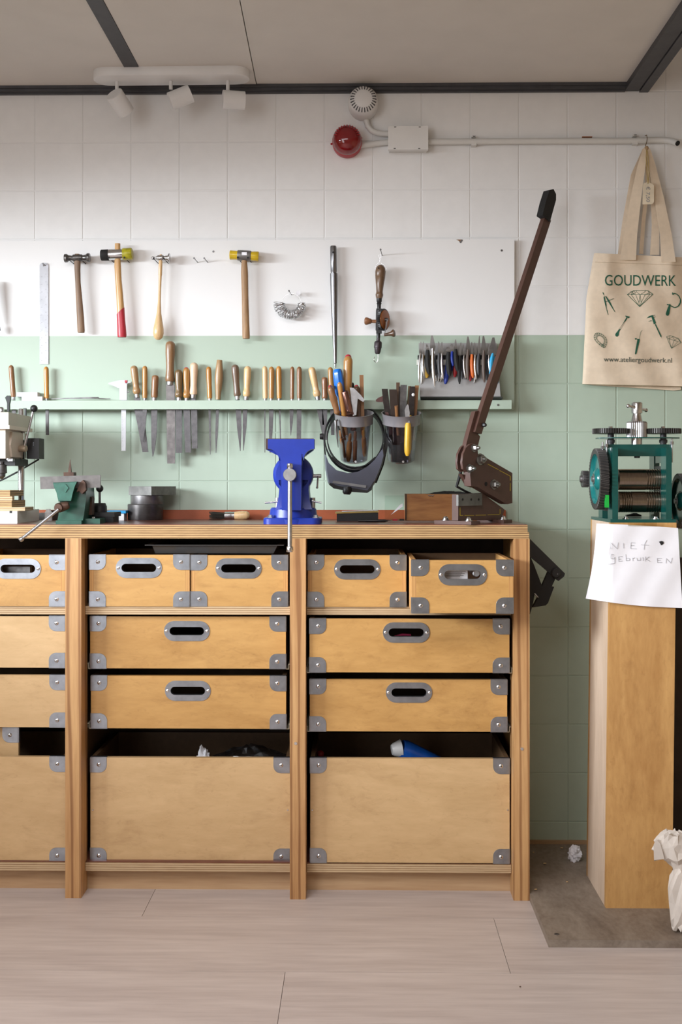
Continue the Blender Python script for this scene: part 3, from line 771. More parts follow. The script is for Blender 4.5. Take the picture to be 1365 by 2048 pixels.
head_hooks(313, 333, 523, 'small bulb-handled hammer')
# amber mallet
t = thing('amber_mallet', 'mallet with two amber faces, grey head and worn brown handle', 'mallet', W(492, 679, YH))
g = MB(); pspin(g, (460, 510), (477, 510.5), YH, [(0, 17), (0.07, 19), (1, 18)], 18); mk('amber_face', g, m_yellowp, t)
g = MB(); pspin(g, (501, 512), (518, 513), YH, [(0, 18), (0.9, 20), (1, 18)], 18); mk('amber_face', g, m_yellowp, t)
g = MB(); pspin(g, (475.5, 510.5), (502.5, 511.8), YH, [(0, 19.5), (0.04, 20.5), (0.3, 21), (0.7, 21), (0.96, 20.5), (1, 19.5)], 20); mk('head', g, M('grey_casting', (0.20, 0.19, 0.18), 0.5, 0.6, var=0.1), t)
g = MB(); g.box(WX(485, YH), WX(495, YH), YH - 0.0172, YH - 0.015, WZ(512, YH), WZ(506, YH)); mk('maker_plate', g, m_steel2, t)
g = MB(); L = []
for px_, py, w in ((489, 515, 10), (489, 525, 11.5), (489.5, 545, 14), (490.5, 590, 13.2), (491.5, 630, 14), (492.5, 672, 15.2), (492.6, 677.5, 14)):
    c = W(px_, py, YH); r = w / 2 / S(YH); L.append([c + Vector((math.cos(a*math.pi/6) * r, math.sin(a*math.pi/6) * r * 0.75, 0)) for a in range(12)])
g.loft(L); mk('handle', g, WOOD('worn_hickory', (0.42, 0.25, 0.12), (0.20, 0.11, 0.05), 'Z', 14, 0.5, 10), t)
head_hooks(479, 499, 521, 'amber mallet')

# bundle of ring gauges
Yg = -0.045
t = thing('ring_sizer', 'bunch of steel ring gauges threaded on wire loop', 'ring sizer', W(582, 640, Yg))
rc = W(583, 609, Yg); s = S(Yg)
for i in range(34):
    a = R(172 + (368 - 172) * i / 33); rad = (24 - 3.5 * max(0, i - 16) / 17) / s
    c = rc + Vector((math.cos(a) * rad, (0.002 * math.sin(i * 2.1)), math.sin(a) * rad * 0.86))
    tg = Vector((-math.sin(a + 0.35 * math.sin(i * 1.7) * 0.4), 0.25 * math.sin(i * 1.3), math.cos(a + 0.2)))
    rr = (11.5 - 4.0 * i / 33) / s
    g = MB(); x = tg.normalized(); u_ = Vector((0, 1, 0)).cross(x).normalized(); w_ = x.cross(u_)
    g.tube([c + (u_ * math.cos(2*math.pi*k/16) + w_ * math.sin(2*math.pi*k/16)) * rr for k in range(16)], 0.0011, 6, closed=True)
    mk('ring', g, m_steel, t)
g = MB(); g.tube([rc + Vector((math.cos(R(a)) * 20/s, 0, math.sin(R(a)) * 22/s)) for a in range(0, 360, 15)], 0.0009, 6, closed=True); mk('wire_loop', g, m_steel, t)
g = MB(); c = W(597, 586, Yg); g.spin(c, c + Vector((0, -0.0015, 0)), [(0, 4.8/s), (1, 4.8/s)], 18); mk('tag', g, m_steel2, t)
mk('nail', hook_nail(580, 586, L=0.04), m_darksteel, None, 'nail holding the bunch of ring gauges', 'nail')

# ring mandrel
Ym = -0.042
t = thing('ring_mandrel', 'long tapered steel ring mandrel hanging on the board', 'mandrel', W(671, 736, Ym))
g = MB(); pspin(g, (667, 492), (671.2, 736), Ym, [(0, 11), (0.008, 13), (0.21, 12.6), (0.214, 11.5), (0.222, 11.5), (0.226, 15), (0.3, 15), (0.55, 12), (0.82, 8.6), (0.83, 8.2), (0.96, 6.2), (0.965, 4), (1, 3.5)], 22); mk('shaft', g, M('mandrel_steel', (0.22, 0.22, 0.23), 0.30, 0.95, var=0.1), t)
g = MB(); c = W(667.2, 506, Ym); g.spin(c + Vector((0, -0.0098, 0)), c + Vector((0, -0.0103, 0)), [(0, 0.0032), (1, 0.0032)], 12); mk('hole', g, m_blackm, t)

# hand drill
Yd = -0.055; s = S(Yd)
t = thing('hand_drill', 'old hand drill with wooden knobs and orange-brown gear wheel', 'hand drill', W(757, 724, Yd))
g = MB(); pspin(g, (762, 530), (759, 597), Yd, [(0, 6), (0.03, 13), (0.1, 19), (0.2, 21), (0.35, 20.2), (0.36, 19.4), (0.37, 20), (0.6, 15.5), (0.8, 13), (0.85, 14), (0.88, 15.6), (0.92, 15), (1, 12)], 18); mk('handle', g, WOOD('old_walnut', (0.18, 0.10, 0.05), (0.10, 0.055, 0.03), 'Z', 12, 0.35, 8, coat=0.3), t)
g = MB(); pspin(g, (759, 597), (757.3, 676), Yd, [(0, 11), (0.08, 10.5), (0.1, 8), (0.13, 10.5), (0.15, 8), (0.28, 7.5), (0.3, 12), (0.8, 12), (0.84, 8), (1, 7.4)], 14); mk('frame', g, m_black, t)
g = MB(); g.box(WX(753, Yd), WX(764, Yd), Yd - 0.008, Yd + 0.008, WZ(667, Yd), WZ(618, Yd)); mk('frame_bar', g, m_black, t, bev=0.002)
ax = Vector((0.86, -0.5, -0.05)).normalized(); gc = W(763.5, 639.5, Yd) + ax * 0.008
g = MB(); N = 36; rg = 22 / s
for k in range(2): pass
loops = []
for off, k in ((-0.004, 0.97), (-0.004, 1.0), (0.003, 1.0), (0.003, 0.97)):
    up = Vector((0, 0, 1)); uu = up.cross(ax).normalized(); ww = ax.cross(uu)
    loops.append([gc + ax * off + (uu * math.cos(2*math.pi*i/(2*N)) + ww * math.sin(2*math.pi*i/(2*N))) * rg * k * (1.0 if i % 2 else 0.94) for i in range(2*N)])
g.loft(loops); gear = mk('gear_wheel', g, m_black, t)
g = MB(); g.spin(gc + ax * 0.003, gc + ax * 0.006, [(0, rg * 0.86), (0.7, rg * 0.86), (1, rg * 0.8)], 24); mk('wheel_face', g, M('orange_brown_paint', (0.30, 0.095, 0.02), 0.35, var=0.3), gear, label='orange-brown painted wheel face')
g = MB(); g.spin(gc + ax * 0.006, gc + ax * 0.014, [(0, 0.006), (1, 0.005)], 10); mk('hub', g, m_darksteel, gear)
ca = gc + ax * 0.012; cb = W(770, 668, Yd) + Vector((0, -0.012, 0))
g = MB(); g.strap([ca, cb], (0.0, 0.009, 0.002), (0.003, 0, 0)); mk('crank', g, m_darksteel, t)
g = MB(); pspin(g, (769, 670), (791, 666), (Yd - 0.014, Yd - 0.02), [(0, 6), (0.35, 6.5), (0.6, 9), (0.8, 15), (0.92, 15), (1, 9)], 16); mk('crank_knob', g, m_h['dark'], t)
g = MB(); pspin(g, (729, 642), (754, 643), Yd, [(0, 8), (0.06, 14), (0.2, 16), (0.35, 13), (0.55, 10), (0.6, 7), (1, 7.5)], 16); mk('side_knob', g, m_h['red'], t)
g = MB(); pspin(g, (757.3, 676), (755.5, 708), Yd, [(0, 7), (0.18, 8), (0.22, 13), (0.3, 15.5), (0.62, 15.5), (0.64, 14), (0.9, 11.5), (1, 8)], 18); mk('chuck', g, M('chuck_iron', (0.06, 0.05, 0.055), 0.4, 0.6), t)
g = MB(); g.tube([W(756.5, 706, Yd), W(756.8, 716, Yd), W(756, 722, Yd), W(752.5, 725.5, Yd), W(748.8, 722, Yd), W(748.5, 717, Yd), W(750.5, 713.5, Yd)], 0.0011, 7); mk('hook', g, m_steel, t)
g = MB(); g.tube([W(752.5, 540, Yd), W(750.6, 536, Yd), W(753, 530, Yd), W(759.5, 524, Yd), W(768, 530, Yd), W(773, 535, Yd), W(771.5, 541, Yd)], 0.0009, 6); g.tube([W(760, 524, Yd), W(758.8, 519, Yd), W(763, 513, Yd), W(762, 509, Yd), W(758.5, 510, Yd), W(758.5, 514, Yd), W(761, 519, Yd), W(760, 524, Yd)], 0.0009, 6); mk('wire_hanger', g, m_steel, t)
g = MB(); c = W(757.5, 538, Yd); g.spin(c + Vector((0, -0.0155, 0)), c + Vector((0, -0.0162, 0)), [(0, 0.0022), (1, 0.0022)], 8); mk('hole', g, m_blackm, t)
mk('nail', hook_nail(761, 507, L=0.06), m_darksteel, None, 'nail holding the hand drill wire hanger', 'nail')

# ---- files standing in the slotted ledge
YFi = -0.043
def file_tool(name, label, top_, bot, w, col, blade=None, style='plain', tip=None, cap=None, ferrule=True, bmat=None, Y=YFi):
    """top_/bot = ends of the handle, w = handle width; blade = [(x, y, width)...]"""
    t = thing(name, label, 'file', W(blade[-1][0] if blade else bot[0], blade[-1][1] if blade else bot[1], Y), 'files standing in the ledge')
    if style == 'plain': prof = dome(w/2, 0, 0.10) ; prof = [(a, b*2) for a, b in prof] + [(0.35, w*1.02), (0.6, w*0.95), (0.9, w*0.98), (1.0, w*0.9)]
    elif style == 'ring': prof = [(a, b*2) for a, b in dome(w/2, 0, 0.12)] + [(0.4, w*0.98), (0.66, w*0.82), (0.8, w*0.84), (0.84, w), (0.9, w*1.03), (0.95, w), (1, w*0.75)]
    elif style == 'waist': prof = [(a, b*2) for a, b in dome(w/2, 0, 0.1)] + [(0.3, w), (0.55, w*0.86), (0.72, w*0.82), (0.86, w*0.92), (0.95, w*0.97), (1, w*0.85)]
    elif style == 'spindle': prof = [(0, w*0.62), (0.01, w*0.66), (0.2, w*0.85), (0.45, w), (0.65, w*0.86), (0.9, w*0.62), (1, w*0.6)]
    else: prof = [(a, b*2) for a, b in dome(w/2, 0, 0.12)] + [(0.4, w*1.0), (0.62, w*0.9), (0.8, w*0.96), (0.95, w), (1, w*0.8)]
    g = MB(); pspin(g, top_, bot, Y, prof, 16); h = mk('handle', g, m_h[col], t)
    if cap:
        g = MB(); d = (bot[0]-top_[0], bot[1]-top_[1]); pspin(g, (top_[0], top_[1] - 0.6), (top_[0] + d[0]*0.06, top_[1] + d[1]*0.05), Y, [(a, b*2) for a, b in dome(w/2*0.72, 0, 1.0)], 14); mk('painted_tip', g, m_redpaint, h)
    d = Vector((bot[0] - top_[0], bot[1] - top_[1])).normalized()
    e = (bot[0] + d.x * 8, bot[1] + d.y * 8)
    if ferrule:
        g = MB(); pspin(g, bot, e, Y, [(0, w*0.66), (0.1, w*0.7), (0.9, w*0.62), (1, w*0.5)], 14); mk('ferrule', g, m_steel2, t)
    if blade:
        g = MB(); b0 = [(e[0] - d.x*4, e[1] - d.y*4, blade[0][2]*0.6)] + list(blade); L = []
        for px_, py, bw in b0:
            c = W(px_, py, Y); hw = max(bw, 0.8) / 2 / S(Y); ht = max(min(hw * 0.5, 0.0024), 0.0005)
            L.append([c + Vector((-hw, -ht, 0)), c + Vector((hw, -ht, 0)), c + Vector((hw, ht, 0)), c + Vector((-hw, ht, 0))])
        g.loft(L); mk('blade', g, bmat or m_file, t)
    return t
FT = file_tool
FT('flat_file', 'tilted file with light ringed handle beside the caliper', (267.5, 731), (274, 788), 15, 'dull', [(276, 815, 16), (283, 850, 15), (291, 904, 11.5)], 'ring')
FT('needle_file', 'slim honey-handled file crossing in front of tilted flat file', (290, 731.5), (290, 796), 10.5, 'honey', [(290, 818, 9), (288.5, 850, 6), (286, 884, 1.2)], Y=YFi - 0.009)
FT('half_round_file', 'short brown-handled file with stained pointed blade', (311, 750), (309, 795), 14, 'brown', [(309, 818, 12), (308.5, 865, 11), (307, 895, 7), (306, 913, 1.5)])
FT('large_flat_file', 'largest file, tall tan handle and long flat blade', (341, 682), (340, 763), 19.5, 'tan', [(341, 770, 17), (342, 820, 17), (342.5, 927, 15.5)], 'waist', bmat=M('large_file_steel', (0.17, 0.155, 0.15), 0.5, 0.7, var=0.3, vs_=50, bump=0.2, bs=800))
FT('flat_file', 'file with olive-brown handle just right of the largest file', (357.5, 739), (358, 795), 15.5, 'olive', [(358, 818, 13), (358, 906, 12.5)], 'ring')
FT('flat_file', 'file with red-tipped orange handle among the wide files', (373, 735), (373.5, 796), 13.5, 'honey', [(373.5, 818, 13), (377, 905, 11.5)], 'ring', cap=True)
FT('flat_file', 'file with pale raw wooden handle, shortest wide flat blade', (388.5, 725), (387, 789), 16, 'pink', [(388.5, 818, 12.5), (390, 897, 11)], 'waist')
FT('needle_file', 'slim orange-handled needle file left of spindle-shaped handle', (417.5, 733), (420, 797), 10.5, 'orange', [(419.5, 818, 4.5), (420.5, 870, 3.2), (421, 909, 1)])
FT('needle_file', 'file with spindle-shaped flat-topped tan handle', (439.5, 720), (436.5, 799), 17, 'dull', [(435.5, 818, 6), (433.5, 870, 5), (432.3, 906, 1)], 'spindle', ferrule=False)
FT('triangular_file', 'file with grey-brown handle and pointed blade, left of a crossing pair', (470, 729), (475, 792), 15, 'grey', [(477, 818, 10.5), (479, 855, 9), (481, 902, 1.2)], 'waist')
FT('triangular_file', 'file with pale ringed handle and pointed blade, right of a crossing pair', (496, 732), (493, 793), 14.5, 'pale', [(491, 818, 9), (489.5, 855, 7.5), (487, 901, 1.2)], 'ring')
FT('needle_file', 'pale-handled thin needle file, first of three close together', (530, 732), (531, 797), 10.5, 'pale', [(530.2, 818, 2.4), (530.2, 905, 1.4)])
FT('flat_file', 'brown-handled file, middle of three close together above blue vise', (543.5, 733), (543, 797), 10.5, 'honey', [(543, 818, 9), (542, 860, 7.5), (541, 905, 3)])
FT('needle_file', 'orange-handled thin file, third of three close together', (558, 732), (559, 797), 10.5, 'orange', [(560, 818, 3.2), (561.5, 880, 2.4), (562, 905, 1.5)])
FT('pointed_file', 'slim brown-handled file with short pointed blade above blue vise', (585, 733), (584.5, 798), 8.5, 'brown', [(583.5, 818, 8), (583, 845, 6), (582, 871, 1)])
FT('flat_file', 'brown-handled file with square-ended blade above blue vise', (599, 733), (599, 797), 10, 'brown', [(598.8, 818, 9.5), (598, 885, 8.5)])
FT('tapered_file', 'tilted file with pale cracked handle near left plastic cup', (623, 734), (635, 793), 14.5, 'pale', [(640, 818, 12), (645, 850, 8), (649, 880, 4)], 'ring')
FT('flat_file', 'short red-brown file handle beside tilted pale handle', (649.5, 754), (650, 797), 12, 'red', [(650, 818, 10), (650, 880, 9)], 'waist')
FT('flat_file', 'brown file handle behind mandrel tip and blue handle', (661, 734), (664, 797), 10.5, 'honey', [(665, 818, 8), (666, 870, 7)])
FT('flat_file', 'dark brown file handle at far left above drill press', (22, 730), (27, 794), 10.5, 'brown', [(28, 818, 8), (29, 870, 7)])
FT('narrow_file', 'orange-handled file with short narrow blade below ruler', (92.5, 733), (93.5, 797), 10, 'orange', [(94.5, 818, 6.5), (95, 870, 6)])
g = MB(); L = []
for px_, w in ((103, 1), (130, 2.2), (180, 3.2), (197, 3.2), (199, 1.8), (221, 1.2)):
    c = W(px_, 799 - w, -0.05); L.append([c + Vector((0, -0.004*w/3, -0.0008*w)), c + Vector((0, 0.004*w/3, -0.0008*w)), c + Vector((0, 0.004*w/3, 0.0008*w)), c + Vector((0, -0.004*w/3, 0.0008*w))])
g.loft(L); mk('lying_file', g, m_darksteel, None, 'dark file without handle lying flat on the ledge', 'file')
# white boxes on the ledge
g = MB(); g.box(WX(45, -0.05), WX(86, -0.05), -0.058, -0.024, LZ1, LZ1 + 8/646); a = mk('card_box', g, m_paper, None, 'flat white box lying on the ledge beside orange file handle', 'box', bev=0.001)
g = MB(); g.box(WX(34, -0.05), WX(76, -0.05), -0.056, -0.026, LZ1 + 8/646, LZ1 + 17/646); mk('card_box', g, M('grey_card', (0.55, 0.56, 0.58), 0.6), None, 'grey-white box stacked on the white box on ledge', 'box', bev=0.003)

# caliper
Yk = -0.045
t = thing('caliper', 'steel vernier caliper hanging through the ledge', 'caliper', W(247, 902, Yk))
g = MB(); g.prism(pxs([(242.5, 762), (252.5, 762), (251.5, 901.5), (243, 901.5)], Yk), (0, 0.003, 0)); mk('beam', g, M('satin_caliper', (0.46, 0.46, 0.48), 0.4, 0.6, var=0.06), t, bev=0.0003)
g = MB(); g.prism(pxs([(217, 766), (222, 764.5), (238, 760.5), (255, 760), (255, 768), (242, 776), (236, 776), (222, 769.5), (217, 768.5)], Yk - 0.0015), (0, 0.006, 0)); mk('fixed_jaw', g, MATS['satin_caliper'], t, bev=0.0004)
g = MB(); g.prism(pxs([(239, 768), (254, 768), (254, 800), (239, 800)], Yk - 0.003), (0, 0.008, 0)); g.prism(pxs([(249, 762), (255, 763), (262, 763.5), (262, 765), (252, 767)], Yk - 0.0015), (0, 0.004, 0)); mk('slider', g, MATS['satin_caliper'], t, bev=0.0004)
g = MB(); c = W(255.5, 784, Yk); g.spin(c, c + Vector((0.004, 0, 0)), [(0, 0.003), (1, 0.003)], 10); mk('thumb_screw', g, m_steel2, t)
g = MB(); g.prism(pxs([(250, 760.5), (254.5, 760.5), (254, 765.5), (250, 765.5)], Yk - 0.0034), (0, 0.002, 0)); mk('red_mark', g, m_redpaint, t)
g = MB()
for i in range(22): z = WZ(826 + i * 3.2, Yk); g.box(WX(243.6, Yk), WX(243.6 + (4 if i % 5 == 0 else 2.2), Yk), Yk - 0.0002, Yk, z, z + 0.0005)
mk('graduations', g, m_darksteel, t)

# ---- plier rack
Yp = -0.062
rk = thing('plier_rack', 'sloping grey metal rack with black rail holding many pliers', 'rack', W(920, 800, Yp))
g = MB(); a, b, c_, d = W(838, 686, -0.030), W(994, 686, -0.030), W(1002, 794, -0.085), W(840, 794, -0.085)
g.prism([a, b, c_, d], (0, 0.0015, 0)); mk('back_plate', g, M('grey_sheet', (0.36, 0.355, 0.35), 0.45, 0.2, var=0.04), rk)
g = MB(); g.prism([W(841, 794, -0.085), W(1003, 794, -0.085), W(1007, 795, -0.085) + Vector((0, 0.001, -0.001)), W(1000, 794, -0.022) + Vector((0, 0, -0.016)), W(842, 794, -0.022) + Vector((0, 0, -0.016))], (0, 0, 0.0015)); mk('lip', g, m_beam, rk)
g = MB(); g.box(WX(836, -0.06), WX(992, -0.06), -0.066, -0.052, WZ(720, -0.062), WZ(711, -0.062)); mk('rail', g, m_blackm, rk, bev=0.001)
g = MB(); g.box(WX(834, -0.06), WX(990, -0.06), -0.068, -0.053, WZ(730.5, -0.062), WZ(720, -0.062)); mk('magnet_strip', g, M('pale_strip', (0.66, 0.64, 0.58), 0.4), rk, bev=0.001)
def plier(label, top_, piv, bots, w=3.2, jaw=4.0, mats=(None, None), Y=-0.082, gw=5.0, sp=0.009):
    t = thing('pliers', label, 'pliers', W(bots[0][0], bots[0][1], Y), 'pliers on the grey rack')
    for k, sgn in ((0, -1), (1, 1)):
        g = MB(); L = []
        for f, wk in ((0, 0.35), (0.3, 0.7), (0.7, 1.0), (1.0, 1.25), (1.3, 0.7)):
            c = W(top_[0] + (piv[0]-top_[0])*f, top_[1] + (piv[1]-top_[1])*f, Y + sgn * 0.0035); hw = max(jaw * wk / 2, 0.5) / S(Y)
            L.append([c + Vector((-hw, -0.003*wk, 0)), c + Vector((hw, -0.003*wk, 0)), c + Vector((hw, 0.003*wk, 0)), c + Vector((-hw, 0.003*wk, 0))])
        g.loft(L); mk('jaw', g, M('plier_jaw_steel', (0.27, 0.265, 0.26), 0.28, 0.9, var=0.2), t, bev=0.0004)
    g = MB(); c = W(piv[0], piv[1], Y); g.spin(c + Vector((-0.004, 0, 0)), c + Vector((0.004, 0, 0)), [(0, 0.0055), (1, 0.0055)], 12); mk('pivot', g, m_steel, t)
    for k, (sgn, b) in enumerate(((-1, bots[0]), (1, bots[1]))):
        m = mats[k] or m_steel
        P = []; rs = []
        for i in range(9):
            f = i / 8; bow = math.sin(math.pi * f) * 1.6 * sgn
            P.append(W(piv[0] + (b[0]-piv[0])*f + bow, piv[1] + 3 + (b[1]-piv[1]-3)*f, Y + sgn * sp * (0.4 + 0.6*math.sin(math.pi*min(f*1.3, 1)/2))))
            rs.append(1.22 * (gw if m is not m_steel and m is not m_steel2 else w) / 2 / S(Y) * (0.75 + 0.25*math.sin(math.pi*f)) * (0.5 if f == 1 else 1))
        g = MB(); g.tube(P, rs, 8); mk('handle', g, m, t)
    return t
mbk = m_blackm; mbl = M('blue_grip', (0.01, 0.035, 0.30), 0.45); mor = M('orange_grip', (0.62, 0.13, 0.015), 0.4); mcy = M('light_blue_grip', (0.03, 0.38, 0.68), 0.4); mrd = M('red_grip', (0.40, 0.015, 0.02), 0.45); mbr = M('brown_grip', (0.10, 0.07, 0.055), 0.45); mgr = M('dark_grey_grip', (0.06, 0.06, 0.065), 0.45); myl = M('yellow_grip', (0.65, 0.38, 0.03), 0.4)
PL = plier
PL('bright steel pliers, leftmost on the rack', (842.5, 683), (841.5, 703), ((839, 765), (843, 768)), 4.2, 4.6)
PL('bright steel pliers, second from left on the rack', (847.5, 683), (847, 705), ((848.5, 752), (851, 745)), 4.4, 4)
PL('pliers with thick black grips and yellow end, left part of rack', (854, 689), (856, 698), ((859, 749), (854, 756)), 4, 6, (mbk, myl), gw=8.5)
PL('large bright steel pliers, longest on the rack', (864.5, 671), (866, 694), ((870, 774), (873, 762)), 6, 9)
PL('dark steel pliers right of the longest pliers', (878, 683), (879, 703), ((880.5, 757), (877, 764)), 4.4, 4, (mgr, None), gw=5)
PL('bright steel pliers left of the blue grips', (884.5, 684), (884.5, 704), ((887, 758), (882, 764)), 4.4, 4.5)
PL('cutters with one blue and one black grip', (896, 694), (897.5, 702), ((900, 752), (891, 768)), 4, 8.5, (mbk, mbl), gw=8.5)
PL('end cutters with short blue grips', (904, 688), (905, 700), ((907, 732), (903, 742)), 4, 7.5, (mbl, mbl), gw=5)
PL('pliers with black and red grips, middle of rack', (912, 679), (911.5, 696), ((917, 744), (910, 754)), 4, 4.5, (mbk, mrd), gw=8)
PL('pliers with long slim black grip right of red grip', (922.5, 685), (920.5, 708), ((920, 768), (925, 758)), 4, 4.5, (mbk, mgr), gw=5.5)
PL('slim steel pliers left of broad black-headed pliers', (927.5, 689), (928.5, 707), ((931.5, 757), (934, 752)), 3.4, 3.2)
PL('pliers with broad black head and patterned steel handles', (936.5, 673), (937, 696), ((936.5, 760), (932, 757)), 5.4, 7.5, (mbr, None), gw=6)
PL('pliers with orange grip', (944, 684), (944.5, 706), ((947, 756), (941, 762)), 4, 3.6, (mor, mrd), gw=6.2)
PL('bright steel pliers right of the orange grip', (950, 685), (951, 706), ((953, 759), (949, 766)), 4.4, 4.5)
PL('grey needle-nose pliers right of centre on the rack', (959.5, 672), (958.5, 704), ((957.5, 750), (955, 756)), 4, 4, (mgr, mgr), gw=5.5)
PL('tall dark pliers with brown-grey handles', (967.5, 672), (968.5, 698), ((969.5, 765), (974.5, 760)), 5.4, 8, (mbr, mgr), gw=6)
PL('slim steel pliers left of light blue grips', (978, 688), (978.5, 706), ((982, 752), (984, 748)), 3.6, 3.4)
PL('shears with light blue grips, rightmost on the rack', (987.5, 675), (986, 704), ((982, 752), (996, 766)), 4, 12, (mcy, mcy), gw=6)

# ---- plastic cups
def cup(label, cx, Yc, tools=None):
    """clear tapering cup hung on the wall, leaning forward"""
    s = S(Yc); tilt = R(15)
    base = W(cx, 922, Yc + 0.02)
    Mx = Matrix.Translation(base) @ Matrix.Rotation(tilt, 4, 'X')
    t = thing('plastic_cup', label, 'cup', base)
    H = 0.148; r0, r1 = 0.0405, 0.0505
    g = MB(Mx)
    def ring(r, z, n=32): return [Vector((math.cos(2*math.pi*i/n)*r, math.sin(2*math.pi*i/n)*r, z)) for i in range(n)]
    g.loft([ring(r0*0.9, 0), ring(r0, 0.004), ring(r1, H - 0.034), ring(r1, H - 0.033), ring(r1 - 0.0012, H - 0.034), ring(r0 - 0.001, 0.006), ring(r0*0.85, 0.003)], cap=True)
    mk('body', g, m_clear, t)
    g = MB(Mx); g.loft([ring(r1 + 0.0005, H - 0.034), ring(r1 + 0.0065, H - 0.032), ring(r1 + 0.0075, H - 0.003), ring(r1 + 0.0095, H), ring(r1 + 0.0065, H), ring(r1 + 0.005, H - 0.03), ring(r1 - 0.001, H - 0.033)], cap=False)
    mk('rim', g, M('frosted_rim', (0.27, 0.255, 0.265), 0.25, 0.3, var=0.05), t)
    g = MB(Mx); g.spin((0.005, -r0 - 0.0005, 0.008), (0.005, -r0 - 0.003, 0.008), [(0, 0.0035), (1, 0.003)], 10); mk('rivet', g, m_white, t)
    return t, Mx
cupL, ML = cup('clear plastic cup of wooden-handled tools, inside headband loop', 708.5, -0.105)
cupR, MR = cup('clear plastic cup of dark flat tools, right of the headband', 802.5, -0.105)
def stick(name, label, cat, p0, p1, w, Y, mat, prof=None, flatk=1.0, group='tools in the left cup', n=12, cap=None, square=False):
    t = None
    g = MB()
    if square:
        s_ = S(sum(Y)/2); a = W(p0[0], p0[1], Y[0]); b = W(p1[0], p1[1], Y[1]); hw = w/2/s_
        g.strap([a, b], (2*hw, 0, 0), (0, hw*2*flatk, 0)); o = mk(name, g, mat, None, label, cat, group, bev=0.0006)
    else:
        pr = prof or ([(a, b*2) for a, b in dome(w/2, 0, 0.08)] + [(0.5, w*1.0), (0.8, w*0.88), (1, w*0.7)])
        pspin(g, p0, p1, Y, pr, n); o = mk(name, g, mat, None, label, cat, group)
    if cap:
        d = ((p1[0]-p0[0]), (p1[1]-p0[1])); q = 5 / math.hypot(*d)
        g = MB(); pspin(g, (p0[0] - d[0]*q*0.16, p0[1] - d[1]*q*0.16), (p0[0]+d[0]*q*0.7, p0[1]+d[1]*q*0.7), Y, [(a, b*2) for a, b in dome(w/2*0.75, 0, 1.0)], n); mk('painted_tip', g, cap, o)
    return o
stick('file_handle', 'tall orange wooden handle with red end in left cup', 'tool handle', (697, 712), (693, 850), 18.5, (-0.11, -0.10), m_h['honey'], cap=m_redpaint)
stick('blue_handle', 'bright blue plastic handle in left cup', 'tool handle', (675, 738), (688, 850), 19, (-0.125, -0.11), M('bright_blue_plastic', (0.008, 0.16, 0.62), 0.3, coat=0.3), prof=[(0, 12), (0.02, 17), (0.07, 19.5), (0.2, 20), (0.45, 19), (0.5, 12), (1, 8)], n=8)
stick('file_handle', 'brown wooden handle with red end leaning left in left cup', 'tool handle', (660.5, 773), (690, 880), 13.5, (-0.15, -0.11), m_h['brown'], prof=[(0, 4), (0.02, 9), (0.06, 13), (0.25, 14.5), (0.45, 11), (0.47, 13), (0.5, 12), (0.52, 8), (1, 6)], cap=m_redpaint)
stick('file_handle', 'slim brown wooden handle leaning in left cup', 'tool handle', (679, 764), (693, 870), 10.5, (-0.15, -0.11), m_h['honey'])
stick('metal_tube_tool', 'reddish chrome cylinder tool in left cup', 'tool handle', (690, 782), (708, 860), 15.5, (-0.15, -0.115), M('red_chrome', (0.30, 0.16, 0.13), 0.2, 0.95), prof=[(0, 13), (0.02, 15.5), (0.55, 15.5), (0.56, 17), (0.6, 17), (0.61, 14), (1, 12)])
stick('wooden_stick', 'flat brown wooden stick in right side of left cup', 'stick', (723.5, 750), (726, 870), 8, (-0.105, -0.10), m_h['brown'], square=True, flatk=0.5)
stick('file_handle', 'dark handle with red end behind metal strip in left cup', 'tool handle', (713.5, 772), (716, 850), 14, (-0.115, -0.105), m_h['dark'], cap=m_redpaint)
stick('file_handle', 'small dark brown handle behind blue handle in left cup', 'tool handle', (690, 764), (694, 850), 8, (-0.095, -0.095), m_h['olive'])
stick('file_handle', 'small black handle tip behind orange handle in left cup', 'tool handle', (706, 765), (706, 850), 6, (-0.09, -0.09), m_blackm)
g = MB(); g.prism(pxs([(700, 775), (708, 776), (722, 790), (730, 800), (727, 804), (716, 797), (713, 830), (706, 832), (703, 800)], -0.135), (0, 0.003, 0)); mk('metal_strip', g, m_steel2, None, 'bent grey metal strip in left cup', 'metal strip', 'tools in the left cup')
g = MB(); g.tube([W(676, 840, -0.16), W(672, 842, -0.164), W(673, 860, -0.165), W(677, 895, -0.15)], [0.003, 0.0045, 0.004, 0.0008], 8); mk('scriber', g, m_darksteel, None, 'dark pointed tool clipped on left side of left cup', 'tool', 'tools in the left cup')
for p0, p1, w, col, lab in (((701, 867), (697, 922), 12, 'honey', 'turned wooden handle seen through left cup wall, leaning left'), ((711, 862), (710, 925), 9, 'brown', 'slim wooden handle seen through middle of left cup wall'), ((727, 860), (730, 912), 10, 'orange', 'orange wooden handle seen through right of left cup wall'), ((681, 860), (690, 915), 8, 'brown', 'brown wooden handle seen through left of left cup wall')):
    stick('file_handle', lab, 'tool handle', p0, p1, w, (-0.135, -0.10), m_h[col], prof=[(0, 4), (0.04, 6), (0.2, 7), (0.28, 5), (0.3, 9), (0.5, w), (0.9, w*0.9), (1, w*0.6)])
GR = 'tools in the right cup'
md2 = M('dark_oiled_steel', (0.045, 0.036, 0.032), 0.4, 0.6, var=0.3, vs_=60)
